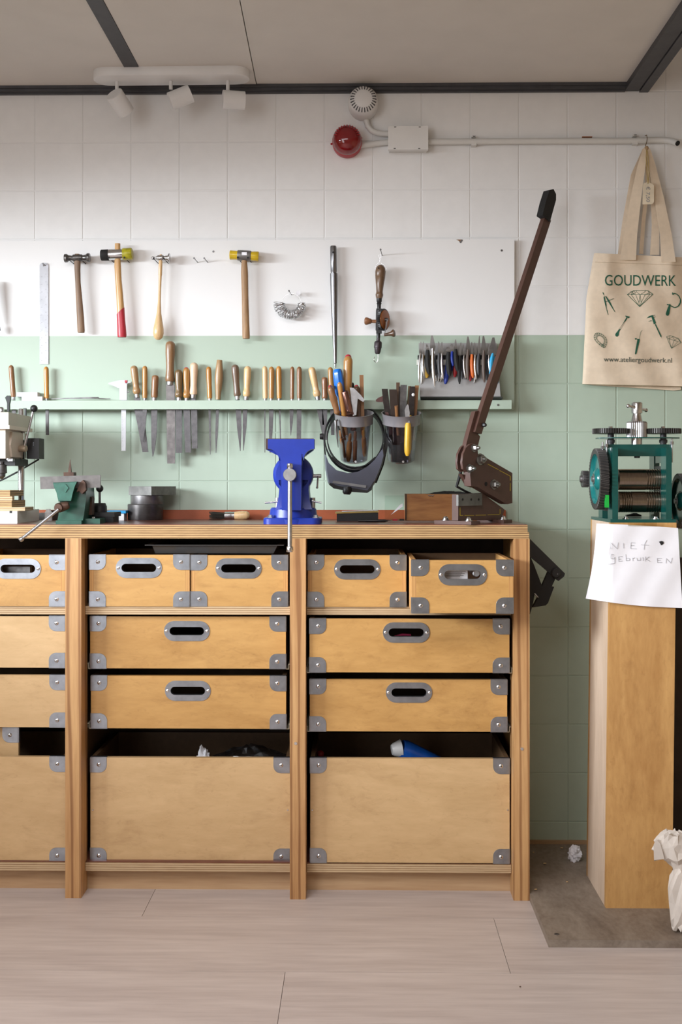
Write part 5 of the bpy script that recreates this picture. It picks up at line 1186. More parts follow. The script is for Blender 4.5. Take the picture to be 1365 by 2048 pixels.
g = MB(); c = WP(966, 850, Os + ns * 0.012, a_s); g.spin(c, c + ns * 0.012, [(0, 0.006), (0.8, 0.006), (1, 0.004)], 6); mk('set_screw', g, m_black, sh)
g = MB(); P = [WP(x, y, Os - ns * 0.028, a_s) for x, y in ((922, 944), (919, 956), (914, 973), (932, 983), (952, 992))]; g.tube(P, 0.0045, 4); mk('hold_down', g, m_blackm, sh)

# ---- drill press at the left edge
dp = thing('drill_press', 'small beige bench drill press with black-balled feed lever', 'drill press', W(0, 1046, -0.25))
Y0, Y1 = -0.356, -0.14
def dbox(nm, xr, pt, pb, m, y0=Y0, y1=Y1, xl=-110, bev=0.006, seg=3, par=None):
    g = MB(); g.box(WX(xl, y0), WX(xr, y0), y0, y1, WZ(pb, y0, 0), WZ(pt, y0, 0)); return mk(nm, g, m, par or dp, bev=bev, seg=seg)
m_dolive = M('olive_beige_plastic', (0.54, 0.51, 0.42), 0.45, var=0.02); m_dbeige = M('pinkish_beige_plastic', (0.68, 0.59, 0.49), 0.4, var=0.02)
dbox('belt_cover', 17, 824.5, 850.5, m_dolive)
dbox('cover_rim', 19, 850.5, 858, M('beige_rim', (0.70, 0.63, 0.53), 0.4, var=0.02), -0.36, -0.135, bev=0.002)
dbox('head', 11, 858, 917, m_dbeige, -0.345, -0.15, bev=0.012)
g = MB(); g.prism([Vector((WX(11, -0.345), -0.30, WZ(863, -0.3))), Vector((WX(11, -0.345), -0.165, WZ(863, -0.3))), Vector((WX(11, -0.345), -0.165, WZ(914, -0.3))), Vector((WX(11, -0.345), -0.30, WZ(914, -0.3))), Vector((WX(11, -0.345), -0.315, WZ(890, -0.3)))], (0.006, 0, 0)); mk('side_cover', g, m_dbeige, dp, bev=0.002)
g = MB(); g.box(WX(53, -0.205), WX(78, -0.205), -0.205, -0.15, WZ(917.5, -0.205), WZ(876, -0.205)); sw = mk('switch_box', g, m_black, dp, bev=0.003, seg=2)
for py in (886, 890):
    g = MB(); c = W(67, py, -0.2055); g.spin(c, c + Vector((0, -0.001, 0)), [(0, 0.0016 if py == 886 else 0.001), (1, 0.001)], 8); mk('lamp', g, m_zinc, sw)
g = MB(); g.box(WX(-60, -0.3), WX(30, -0.3), -0.30, -0.17, WZ(931, -0.3), WZ(917, -0.3)); mk('lower_casting', g, m_black, dp, bev=0.004)
g = MB(); g.box(WX(12, -0.345), WX(22, -0.345), -0.33, -0.31, WZ(922, -0.345), WZ(917, -0.345)); c = W(15.5, 918.5, -0.347); g.spin(c, c + Vector((0, -0.003, 0)), [(0, 0.0035), (1, 0.003)], 10); mk('collar_clamp', g, m_steel2, dp)
hx = WX(11, -0.345) + 0.006; hub = Vector((hx, -0.235, WZ(897, -0.235)))
g = MB(); g.spin(hub, hub + Vector((0.022, -0.006, 0)), [(0, 0.0095), (0.9, 0.0095), (1, 0.0085)], 18); mk('feed_hub', g, M('beige_metal', (0.42, 0.33, 0.24), 0.4, 0.4), dp)
g = MB(); lv0 = hub + Vector((0.016, -0.004, 0.004)); lv1 = W(66, 824, -0.25); g.tube([lv0, lv1], [0.0042, 0.0034], 12); mk('feed_lever', g, m_steel, dp)
g = MB(); g.sphere(W(68, 817, -0.252), 0.0108); mk('lever_ball', g, m_black, dp)
g = MB(); cx_ = WX(42.5, -0.19); g.spin((cx_, -0.19, ZT + 0.02), (cx_, -0.19, WZ(817, -0.19)), [(0, 0.0092), (0.995, 0.0092), (1, 0.008)], 20); mk('column', g, m_steel, dp)
g = MB(); cx2 = WX(50, -0.16); g.box(cx2 - 0.004, cx2 + 0.004, -0.165, -0.155, WZ(835, -0.16), WZ(816, -0.16)); mk('motor_bracket', g, m_beam, dp)
g = MB(); pspin(g, (2, 923), (2, 958), -0.30, [(0, 12), (0.15, 12), (0.2, 22), (0.65, 24), (0.68, 18), (0.85, 17), (1, 6)], 18); mk('chuck', g, m_darksteel, dp)
g = MB(); g.prism(pxs([(10, 795), (14, 791), (19.5, 791), (20, 800), (18, 808), (18, 823), (14, 823), (14, 806)], -0.30), (0, 0.012, 0)); mk('cover_knob', g, m_black, dp, bev=0.0015)
g = MB(); pspin(g, (2, 814), (2, 825), -0.28, [(0, 8), (0.3, 13), (1, 13)], 12); mk('cover_bolt', g, m_steel, dp)
g = MB(); g.tube([W(77, 919, -0.17), W(60, 929, -0.14), W(35, 944, -0.13), W(10, 957, -0.13), W(-30, 975, -0.13)], 0.0027, 8); mk('cable', g, m_black, dp)
zb_t = ZT + 0.034
g = MB(); g.box(WX(-110, -0.36), WX(34.5, -0.36), -0.36, -0.14, ZT, zb_t); db = mk('base', g, M('white_casting', (0.72, 0.69, 0.64), 0.4, var=0.03), dp, bev=0.004, seg=2)
g = MB(); g.box(WX(19, -0.3605), WX(24, -0.3605), -0.3605, -0.35, zb_t - 0.006, zb_t + 0.0003); mk('slot', g, m_blackm, db)
z_ = zb_t
for xr, h_, y0, y1, lab, m in ((50, 0.010, -0.345, -0.26, 'thin plywood offcut at bottom of stack on drill press base', m_edgel), (23.5, 0.0185, -0.345, -0.215, 'thick plywood offcut second from bottom on drill press base', m_edge), (24.5, 0.0125, -0.345, -0.325, 'pale plywood strip third from bottom on drill press base', m_edgel), (20, 0.0165, -0.345, -0.215, 'plywood offcut on top of stack on drill press base', m_edge)):
    g = MB(); g.box(WX(-80, y0), WX(xr, y0), y0, y1, z_, z_ + h_); mk('plywood_offcut', g, m, None, lab, 'plywood', 'plywood offcuts on the drill press', bev=0.0006); z_ += h_

# ---- folded black lamp arm fixed to the bench side
Yl = -0.25
t = thing('folding_bracket', 'black folding metal bracket fixed to right side of bench', 'bracket', W(1075, 1230, Yl))
bx = BENCH_X1
g = MB(); g.prism(pxs([(1055, 1072), (1063, 1080), (1073, 1090), (1079, 1096), (1131, 1147), (1129, 1153), (1118, 1162), (1111, 1157), (1098, 1144), (1060, 1112), (1055, 1112)], Yl), (0, 0.03, 0)); mk('upper_arm', g, m_black, t, bev=0.001)
g = MB(); g.prism(pxs([(1112, 1157), (1097, 1144), (1085, 1172), (1069, 1130), (1061, 1112), (1058, 1112), (1058, 1232), (1061, 1228), (1067, 1206), (1070, 1189), (1077, 1195), (1066, 1215), (1092, 1211), (1097, 1206), (1109, 1174), (1104, 1174)], Yl + 0.004), (0, 0.02, 0)); mk('lower_flap', g, m_blackm, t)
g = MB(); c = W(1112, 1146, Yl); g.spin(c + Vector((0, 0.01, 0)), c + Vector((0, -0.012, 0)), [(0, 0.014), (0.85, 0.014), (1, 0.011)], 18); pv = mk('pivot', g, m_black, t)
g = MB(); c2_ = W(1116, 1148, Yl - 0.0125); g.spin(c2_, c2_ + Vector((0, -0.001, 0)), [(0, 0.0018), (1, 0.0015)], 8); mk('rivet', g, m_zinc, pv)
g = MB(); g.tube([W(1070, 1187, Yl), W(1077, 1195, Yl)], 0.0018, 6); mk('spring_pin', g, m_zinc, t)

# ============================================================ RIGHT SIDE: PEDESTAL AND ROLLING MILL
g = MB(); x0 = WX(1098, -0.75); g.box(x0, x0 + 0.62, -0.75, -0.013, 0.0, 0.0185)
pb = mk('base_board', g, [m_board], None, 'worn grey plywood board on floor under the pedestal', 'board', bev=0.001)
g = MB(); c = Vector((WX(1115, -0.72), -0.715, 0.0185)); g.spin(c, c + Vector((0, 0, 0.0006)), [(0, 0.007), (1, 0.006)], 12); mk('screw', g, m_darksteel, pb)
YQ = -0.54; YQb = -0.283
PZ = WZ(1045, YQ); z0 = 0.0185
xb0, xb1 = WX(1212.5, YQ), WX(1345, YQ); xt0, xt1 = WX(1222, YQ), WX(1354, YQ)
pd = thing('pedestal', 'tall square plywood pedestal under the rolling mill', 'pedestal', ((xb0+xb1)/2, -0.41, z0))
m_pedf = WOOD('pedestal_plywood', (0.60, 0.345, 0.125), (0.43, 0.22, 0.07), 'Z', 4.0, 0.5, 4.0, fine=0.3, stain=0.35)
m_peds = WOOD('pedestal_pale_side', (0.70, 0.55, 0.42), (0.56, 0.42, 0.30), 'Z', 4.0, 0.55, 6.0)
def lean(xa, xb, xta, xtb, ya, yb, za, zb): return [[Vector((xa, ya, za)), Vector((xb, ya, za)), Vector((xb, yb, za)), Vector((xa, yb, za))], [Vector((xta, ya, zb)), Vector((xtb, ya, zb)), Vector((xtb, yb, zb)), Vector((xta, yb, zb))]]
th = 0.018
for nm, (a, b, ta, tb, ya, yb), m in (('front_panel', (xb0, xb1, xt0, xt1, YQ, YQ + th), m_pedf), ('side_panel', (xb0, xb0 + th, xt0, xt0 + th, YQ + th, YQb - th), m_peds), ('side_panel', (xb1 - th, xb1, xt1 - th, xt1, YQ + th, YQb - th), m_pedf), ('back_panel', (xb0, xb1, xt0, xt1, YQb - th, YQb), m_pedf)):
    g = MB(); g.loft(lean(a, b, ta, tb, ya, yb, z0, PZ)); mk(nm, g, m, pd, bev=0.0008)
g = MB(); g.box(xt0 + th, xt1 - th, YQ + th, YQb - th, PZ - 0.02, PZ - 0.001); mk('top_panel', g, m_pedf, pd)

# ---- rolling mill
rm = thing('rolling_mill', 'teal rolling mill with two steel rollers and gears', 'rolling mill', ((xt0+xt1)/2, -0.43, PZ))
Yr0 = -0.528
g = MB(); g.box(WX(1222, -0.537), WX(1353, -0.537), -0.537, -0.285, PZ, PZ + 0.0085); bp_ = mk('base_plate', g, m_teal, rm, bev=0.0015)
for px_ in (1253, 1312):
    g = MB(); c = Vector((WX(px_, -0.50), -0.50, PZ + 0.0085)); g.spin(c, c + Vector((0, 0, 0.006)), [(0, 0.010), (0.3, 0.010), (0.31, 0.006), (1, 0.0055)], 12); mk('base_screw', g, m_steel, bp_)
zP = WZ(895, Yr0); zb_ = PZ + 0.0085
for xa, xb in ((WX(1225.5, Yr0), WX(1237, Yr0)), (WX(1333, Yr0), WX(1344.5, Yr0))):
    g = MB(); g.box(xa, xb, Yr0, Yr0 + 0.052, zb_, zP); mk('frame_post', g, m_teal, rm, bev=0.004, seg=2)
    g = MB(); g.box(xa, xb, -0.405, -0.355, zb_, zP); mk('frame_post', g, m_teal, rm, bev=0.004, seg=2)
    g = MB(); g.box(xa + 0.002, xb - 0.002, Yr0 + 0.052, -0.405, zP - 0.04, zP - 0.002); mk('frame_bridge', g, m_teal, rm)
    g = MB(); g.box(xa + 0.001, xb - 0.001, Yr0 + 0.052, -0.405, zb_ + 0.02, zb_ + 0.14); mk('bearing_block', g, m_beam, rm)
Ym2 = -0.455
g = MB(); g.box(WX(1213, Ym2), WX(1340, Ym2), Ym2 - 0.02, Ym2 + 0.02, WZ(912.5, Ym2 - 0.02), WZ(889, Ym2 - 0.02)); mk('crossbar', g, m_teal, rm, bev=0.002)
g = MB(); pspin(g, (1275, 912), (1275, 916), Ym2, [(0, 12), (1, 11)], 14); mk('screw_end', g, m_beam, rm)
g = MB(); g.prism([(WX(1195, Ym2), Ym2 - 0.02, WZ(878, Ym2)), (WX(1225, Ym2), Ym2 - 0.045, WZ(878, Ym2)), (WX(1325, Ym2), Ym2 - 0.045, WZ(878, Ym2)), (WX(1356, Ym2), Ym2 - 0.02, WZ(878, Ym2)), (WX(1356, Ym2), Ym2 + 0.02, WZ(878, Ym2)), (WX(1325, Ym2), Ym2 + 0.045, WZ(878, Ym2)), (WX(1225, Ym2), Ym2 + 0.045, WZ(878, Ym2)), (WX(1195, Ym2), Ym2 + 0.02, WZ(878, Ym2))], (0, 0, 0.0032)); mk('top_plate', g, m_teal, rm)
def gear(c, axis, r, th_, N, hole=None, depth=0.07, twist=0.0):
    axis = Vector(axis).normalized(); up = Vector((0, 0, 1)) if abs(axis.z) < 0.9 else Vector((0, 1, 0))
    x = up.cross(axis).normalized(); y = axis.cross(x); L = []
    def ring(off, kr, tw):
        out = []
        for i in range(N * 4):
            k = kr * (1.0 if i % 4 in (0, 1) else 1 - depth); a = 2 * math.pi * i / (N * 4) + tw
            out.append(c + axis * off + (x * math.cos(a) + y * math.sin(a)) * r * k)
        return out
    L = [ring(0, 0.985, 0), ring(th_ * 0.04, 1, 0), ring(th_ * 0.96, 1, twist), ring(th_, 0.985, twist)]
    return L
for px_, hw in ((1222.5, 36.5), (1327.5, 35)):
    c = W(px_, 867.5, Ym2); s_ = S(Ym2); g = MB(); g.loft(gear(c, (0, 0, 1), hw / s_, 10 / s_, 46, depth=0.06)); gr_ = mk('setting_gear', g, M('black_gear_steel', (0.05, 0.047, 0.044), 0.4, 0.6, var=0.2), rm, ang=25)
    g = MB(); c2 = c + Vector((0, 0, 10/s_)); g.spin(c2, c2 + Vector((0, 0, 0.006)), [(0, 0.008), (0.2, 0.008), (0.3, 0.006), (1, 0.0058)], 6); mk('gear_nut', g, m_steel, gr_)
    g = MB(); g.spin(W(px_, 868, Ym2), W(px_, 893, Ym2), [(0, 0.0085), (0.45, 0.0085), (0.46, 0.011), (0.7, 0.011), (0.71, 0.0085), (1, 0.0085)], 16); mk('spindle', g, m_beam, rm)
L = []; c0 = W(1274.5, 876.5, Ym2); s_ = S(Ym2)
g = MB(); N = 30
for z_, r_ in ((0, 20), (0.5, 20.3), (30, 20.3), (33, 18.5)):
    L.append([c0 + Vector((math.cos(2*math.pi*i/(2*N)), math.sin(2*math.pi*i/(2*N)), 0)) * (r_ * (1.0 if i % 2 else 0.93) / s_) + Vector((0, 0, z_ / s_)) for i in range(2*N)])
g.loft(L); mk('knurled_sleeve', g, m_steel2, rm, ang=25)
g = MB(); pspin(g, (1274.5, 844), (1275, 805), Ym2, [(0, 24), (0.05, 22), (0.42, 16), (0.45, 21.5), (0.95, 21.5), (1, 19)], 22); mk('centre_screw', g, m_steel, rm)
g = MB(); pspin(g, (1274, 890), (1274, 877), Ym2, [(0, 22), (1, 22)], 20); mk('screw_shank', g, m_steel, rm)
g = MB(); g.tube([W(1258, 812, Ym2 - 0.03), W(1292, 820, Ym2 + 0.03)], 0.0042, 12); g.sphere(W(1257.5, 812, Ym2 - 0.031), 0.0055, 10, 8); g.sphere(W(1293, 820.5, Ym2 + 0.031), 0.0055, 10, 8); mk('tommy_bar', g, m_steel, rm)
m_roll = M('roller_steel', (0.34, 0.29, 0.24), 0.24, 1.0, var=0.15, vs_=60, stretch=(8, 1, 1))
xr0, xr1 = WX(1236, Ym2), WX(1325, Ym2)
for py, gr_l in ((959, False), (1003.5, True)):
    r_ = 21 / s_; prof = [(0, r_)]
    grooves = [0.62 + 0.055*i for i in range(7)] + ([0.06 + 0.05*i for i in range(5)] if gr_l else [])
    for q in sorted(grooves): prof += [(q, r_), (q + 0.012, r_ * 0.93), (q + 0.024, r_)]
    prof += [(0.99, r_), (1, r_ * 0.96)]
    zc = WZ(py, Ym2); g = MB(); g.spin((xr0, Ym2, zc), (xr1, Ym2, zc), prof, 36); mk('roller', g, m_roll, rm, ang=20)
for p0, p1, nm in (((1206, 884), (1206, 905), 'tie'), ((1214, 880), (1214, 960), 'tie'), ((1345, 875), (1345, 925), 'tie')):
    g = MB(); g.tube([W(p0[0], p0[1], -0.48), W(p1[0], p1[1], -0.48)], 0.0022, 8); c = W(p0[0], p0[1] + 8, -0.48); g.spin(c, c + Vector((0, 0, -0.008)), [(0, 0.005), (1, 0.005)], 6); mk('tie_bolt', g, m_steel2, rm)
# big side gear
gx = 0.6330; gc_ = Vector((gx, Ym2, WZ(958, Ym2))); R_ = 0.0825
def gear_wheel(c, r_, th_, twist, mat_rim, inner):
    g = MB(); L = gear(c, (1, 0, 0), r_, th_, 54, depth=0.06, twist=twist)
    axis = Vector((1, 0, 0)); n = len(L[0])
    def circ(off, k): return [c + axis * off + ((p - c) - axis * (p - c).dot(axis)).normalized() * (r_ * k) for p in L[0]]
    L2 = [circ(th_*0.35, 0.35), circ(th_*0.35, 0.80), circ(0, 0.82), L[0], L[1], L[2], L[3], circ(th_, 0.82), circ(th_*0.65, 0.8), circ(th_*0.65, 0.35)]
    g.loft(L2); o = mk('gear_wheel', g, mat_rim, rm, ang=25)
    g = MB(); g.spin(c + axis * (th_*0.33), c + axis * (th_*0.348), [(0, r_*0.80), (1, r_*0.80)], 40); mk('wheel_web', g, inner, o)
    g = MB(); g.loft([[c + axis * (off) + Vector((0, math.cos(2*math.pi*i/40)*r_*k, math.sin(2*math.pi*i/40)*r_*k)) for i in range(40)] for off, k in ((0.001, 0.815), (th_*0.33, 0.77))], cap=False); mk('wheel_rim', g, inner, o)
    g = MB(); g.spin(c + axis * (th_*0.34), c - axis * 0.002, [(0, r_*0.36), (0.5, r_*0.33), (1, r_*0.24)], 24); g.mi = 1; g.spin(c - axis * 0.002, c - axis * 0.008, [(0, r_*0.17), (0.3, r_*0.17), (0.31, r_*0.09), (1, r_*0.09)], 12); mk('hub', g, [inner, m_steel2], o)
    return o
m_geariron = M('gear_iron', (0.085, 0.08, 0.078), 0.42, 0.6, var=0.2, vs_=40)
m_teal2 = M('bright_teal_enamel', (0.006, 0.15, 0.145), 0.24, var=0.1, coat=0.4)
gear_wheel(gc_, R_, 0.0235, 0.05, m_geariron, m_teal2)
c = Vector((WX(1345, -0.46) + 0.014, -0.46, WZ(1002, -0.46))); gear_wheel(c, 0.074, 0.022, 0.05, m_geariron, m_teal)
zg_ = WZ(958, -0.34)
g = MB(); L = gear(Vector((0.622, -0.335, zg_)), (1, 0, 0), 0.0235, 0.018, 18, depth=0.14); g.loft(L); mk('pinion', g, m_darksteel, rm, ang=25)
g = MB(); g.spin((0.617, -0.335, zg_), (0.70, -0.335, zg_), [(0, 0.009), (0.06, 0.011), (1, 0.011)], 14); mk('axle', g, m_darksteel, rm)
g = MB(); g.box(WX(1213, -0.53), WX(1219, -0.53), -0.53, -0.51, WZ(1015, -0.53), WZ(990, -0.53)); mk('green_clip', g, M('bright_green_plastic', (0.01, 0.36, 0.045), 0.4), rm, bev=0.0008)
g = MB(); g.prism(pxs([(1255, 1030), (1265, 1028), (1268, 1026), (1274, 1026), (1278, 1028), (1284, 1030), (1284, 1033), (1255, 1033)], -0.33), (0, 0.02, 0)); mk('oil_tray', g, m_beam, rm)

# ---- notice on the pedestal
def ppY(px_, py):
    k = max(0.0, 1217.5 - px_); return -0.549 + k * 0.0022 - 0.0012 * math.sin(px_ * 0.09 + py * 0.05) - 0.0008 * math.sin(py * 0.11 - px_ * 0.03)
rows_ = []
for j in range(17):
    v_ = j / 16; row = []
    lx = 1194 - 22 * v_ + 4 * math.sin(v_ * 3.1); ly = 1047 + 150 * v_; rx = 1357 + 9 * v_; ry = 1056 + 160 * v_
    for i in range(25):
        u_ = i / 24; px_ = lx + (rx - lx) * u_; py = ly + (ry - ly) * u_ + 5 * math.sin(math.pi * u_) * (v_ - 0.2); row.append(W(px_, py, ppY(px_, py)))
    rows_.append(row)
nt_ = thing('paper_notice', 'white paper notice with pencilled words taped to the pedestal', 'paper', W(1280, 1212, -0.545))
g = MB(); g.grid(rows_, (0, 0.0006, 0)); mk('sheet', g, m_paper, nt_, ang=60)
def zz(p): return (1040 + p[0] / 4.2, 780 + p[1] / 4.2)
strokes = [[(765,1335),(762,1280),(820,1335),(828,1280)], [(872,1285),(874,1330)], [(975,1285),(935,1282),(933,1333),(985,1335)], [(935,1308),(965,1308)], [(1020,1300),(1090,1305)], [(1068,1262),(1050,1298),(1045,1340)],
 [(795,1385),(770,1380),(765,1415),(790,1420),(800,1405),(798,1455),(740,1465)], [(865,1400),(830,1402),(832,1438),(868,1436)], [(832,1420),(855,1420)], [(892,1380),(895,1435),(925,1432),(925,1415),(895,1415)], [(950,1410),(952,1438)], [(950,1418),(970,1408)], [(985,1410),(988,1432),(1015,1432),(1015,1408)], [(1035,1405),(1037,1435)], [(1055,1400),(1057,1440)], [(1090,1400),(1060,1420),(1098,1440)], [(1195,1415),(1155,1415),(1158,1450),(1200,1450)], [(1158,1432),(1185,1432)], [(1230,1455),(1232,1415),(1270,1455),(1282,1410)]]
g = MB()
for st in strokes:
    P = [zz(p) for p in st]; Q = []
    for a, b in zip(P[:-1], P[1:]): Q += [(a[0] + (b[0]-a[0])*k/4, a[1] + (b[1]-a[1])*k/4) for k in range(4)]
    Q.append(P[-1]); g.tube([W(x, y, ppY(x, y) - 0.0009 - 0.0022 * max(0.0, 1 - abs(x - 1218.5) / 10)) for x, y in Q], 0.00042, 4)
mk('handwriting', g, M('pencil_grey', (0.30, 0.30, 0.32), 0.7), nt_)
g = MB(); P = [zz((1172, 1275)), zz((1190, 1268)), zz((1208, 1272)), zz((1212, 1288)), zz((1200, 1300)), zz((1188, 1303)), zz((1182, 1290))]; g.prism([W(x, y, ppY(x, y) - 0.0012) for x, y in P], (0, 0.0006, 0)); mk('ink_spot', g, m_blackm, nt_)
g = MB(); g.prism([W(x, y, ppY(x, y) - 0.0014) for x, y in ((1256, 1045), (1315, 1045), (1314, 1053), (1257, 1052))], (0, 0.0004, 0)); mk('clear_tape', g, CLEAR('clear_tape', (0.9, 0.88, 0.82), 0.15, 0.2), nt_)

# ---- crumpled paper on the floor board
crumple('paper_ball', Vector((WX(1150, -0.17), -0.17, 0.0185 + 0.022)), 0.021, m_paper, 'small crumpled white paper ball between bench and pedestal', 'paper', sq=(0.85, 0.8, 1.05), amp=0.45, seed=21)
rnd = random.Random(17); g = MB(); L = []
prof = [(1862, 1362, 14), (1856, 1367, 22), (1835, 1372, 26), (1805, 1373, 30), (1775, 1372, 31), (1748, 1371, 27), (1738, 1368, 19), (1725, 1362, 22), (1712, 1352, 30), (1695, 1344, 33), (1680, 1342, 31), (1668, 1344, 24), (1664, 1346, 12)]
for j, (py, cx_, hw) in enumerate(prof):
    c = W(cx_, py, -0.69); c.z = max(c.z, 0.027); lp = []
    for k in range(19):
        a = 2 * math.pi * k / 19; q = 1 + rnd.uniform(-0.2, 0.2)
        lp.append(c + Vector((math.cos(a) * hw * q, math.sin(a) * hw * 0.85 * q, rnd.uniform(-6, 6))) / 802)
    L.append(lp)
g.loft(L); m_kraft = M('kraft_white_paper', (0.62, 0.56, 0.50), 0.75, var=0.08, vs_=15)
t = mk('crumpled_paper', g, m_kraft, None, 'tall crumpled pale packing paper leaning by the pedestal', 'paper', flat=True)
g = MB(); L = [[W(x, y, yy) for x, y in ((1309, 1722 - k*2), (1308, 1690), (1313, 1678), (1322, 1688), (1330, 1718))] for k, yy in ((0, -0.70), (1, -0.714))]
g.loft(L); mk('folded_flap', g, m_kraft, t, flat=True)

# ---- dark planks behind the pedestal
for px0, px1, y0, col, lab in ((1349, 1392, -0.16, m_dark, 'dark board leaning on the wall behind the pedestal'), (1398, 1440, -0.16, m_h['dark'], 'dark brown plank beside the leaning dark board')):
    g = MB(); g.prism([Vector((WX(px0, y0), y0, 0.0185)), Vector((WX(px1, y0), y0, 0.0185)), Vector((WX(px1, y0), -0.03, 0.90)), Vector((WX(px0, y0) + 0.004, -0.03, 0.90))], (0, 0.012, 0)); mk('leaning_plank', g, col, None, lab, 'plank')

# ---- wood chips on the floor and board
rnd = random.Random(3); GC = 'chips and crumbs on the floor'
for (px_, py, z_, w_), lab in zip(((1068, 1705, 0.0185, 5), (1090, 1727, 0.0185, 7), (1072, 1779, 0.0185, 7), (1135, 1764, 0.0185, 5), (1124, 1696, 0.0185, 6), (186, 1825, 0.0, 5), (347, 1826, 0.0, 5), (324, 1890, 0.0, 3), (1041, 1974, 0.0, 4)), ('pale wood chip on the grey board close to the wall', 'largest pale wood chip on the grey board', 'pale wood chip on grey board nearest the end post', 'pale wood chip on grey board nearest the pedestal', 'pale wood chip on grey board behind the paper ball', 'tiny white crumb on floor before first pine post', 'tiny dark crumb on floor right of first pine post', 'tiny pale crumb on floor plank, left foreground', 'tiny dark crumb on floor plank, right foreground')):
    v_ = (HY - py) / F; t_ = (z_ - CZ) / v_; yy = t_ + CY; c = W(px_, py, yy); r_ = w_ / 2 / S(yy)
    g = MB(); g.prism([c + Vector((math.cos(a) * r_ * rnd.uniform(0.6, 1.1), math.sin(a) * r_ * rnd.uniform(0.5, 1.0), 0)) for a in (0.2, 1.2, 2.4, 3.6, 5.0)], (0, 0, 0.0015)); mk('wood_chip', g, m_h['dark'] if 'dark' in lab else m_h['pale'], None, lab, 'wood chip', GC)

# ============================================================ TOTE BAG
def bagL(v): return 1190 - 12 * min(1, v * 3) * 0.9 - 12.5 * v
def bagR(v): return 1374 + 22 * v
def bagT(u): return 506 + 9 * u
def bagB(u): return 768 + 5 * u
def bag_uv(px_, py):
    v = (py - 510) / 260; v = max(0, min(1, v)); u = (px_ - bagL(v)) / (bagR(v) - bagL(v)); return u, v
def bagY(px_, py):
    u, v = bag_uv(px_, py)
    e = min(1, max(0.0, min(u, 1-u)) * 6); b = 0.022 + 0.024 * math.sqrt(max(0, e)) * (0.45 + 0.55 * math.sin(math.pi * min(1, 0.15 + v * 0.85)))
    w = 0.0048 * math.sin(u * 9 + v * 5) * (1 - 0.5 * v) + 0.0034 * math.sin(u * 17 - v * 9 + 1) + 0.0030 * math.sin((u - v * 0.7) * 14) * math.exp(-((u - 0.18) / 0.2) ** 2) + 0.0016 * math.sin(v * 31 + u * 6)
    return -(b + w * e)
bag = thing('tote_bag', 'natural canvas tote bag printed with green jewellery tools', 'bag', W(1282, 772, -0.04))
rows_ = []
for j in range(41):
    v = j / 40; row = []
    for i in range(41):
        u = i / 40; px_ = bagL(v) + (bagR(v) - bagL(v)) * u; py = bagT(u) + (bagB(u) - bagT(u)) * v; row.append(W(px_, py, bagY(px_, py)))
    rows_.append(row)
g = MB(); g.grid(rows_); 
back = [[Vector((p.x, -0.012, p.z)) for p in r] for r in rows_]
g.grid([rows_[-1], back[-1]]); g.grid([[r[0] for r in rows_], [r[0] for r in back]]); g.grid([[r[-1] for r in rows_], [r[-1] for r in back]]); g.grid([back[0], back[-1]]); g.grid([[Vector((p.x, p.y + 0.006, p.z)) for p in rows_[0]], back[0]])
bmesh.ops.remove_doubles(g.bm, verts=g.bm.verts[:], dist=0.00005)
mk('cloth', g, m_canvas, bag, ang=70)
def bp(px_, py, off=0.0014): return W(px_, py, bagY(px_, py) - off)
g = MB(); P = [(1191 + 183.0 * i / 30, 524 + 7 * i / 30) for i in range(31)]; g.tube([bp(x, y, 0.0004) for x, y in P], 0.0006, 4); P = [(1193 + 4 * 0 , 507 + 16*i/4) for i in range(5)]; mk('hem', g, M('canvas_seam', (0.52, 0.40, 0.27), 0.85), bag)
hookp = W(1294, 296, -0.045)
def strap_(pts, w, Yo, nm='strap'):
    P = []; Wv = []
    for k, (px_, py) in enumerate(pts): f = k / (len(pts) - 1); P.append(W(px_, py, Yo[0] + (Yo[1] - Yo[0]) * f)); ww = w[0] + (w[1] - w[0]) * f; Wv.append(Vector((ww / 650, 0.006 * math.sin(f * 5 + px_), 0)))
    Q = []; V2 = []
    for k in range(len(P) - 1):
        for q in range(5): Q.append(P[k].lerp(P[k+1], q/5)); V2.append(Wv[k].lerp(Wv[k+1], q/5))
    Q.append(P[-1]); V2.append(Wv[-1])
    g = MB(); g.strap(Q, V2, (0, 0.0025, 0)); mk(nm, g, m_canvas, bag, ang=50)
strap_([(1257, 520), (1262, 470), (1272, 400), (1284, 330), (1292, 297)], (31, 10), (-0.050, -0.046))
strap_([(1338, 524), (1333, 470), (1320, 400), (1305, 330), (1296, 297)], (28, 10), (-0.048, -0.044))
strap_([(1245, 510), (1254, 440), (1268, 350), (1290, 298)], (18, 8), (-0.028, -0.036))
strap_([(1310, 510), (1312, 450), (1306, 370), (1297, 300)], (18, 8), (-0.026, -0.036))
strap_([(1283, 508), (1288, 440), (1296, 370), (1295, 300)], (9, 7), (-0.024, -0.034))
g = MB(); g.sphere(hookp, 0.0065, 10, 8); mk('strap_knot', g, M('knot_canvas', (0.40, 0.27, 0.15), 0.85), bag)
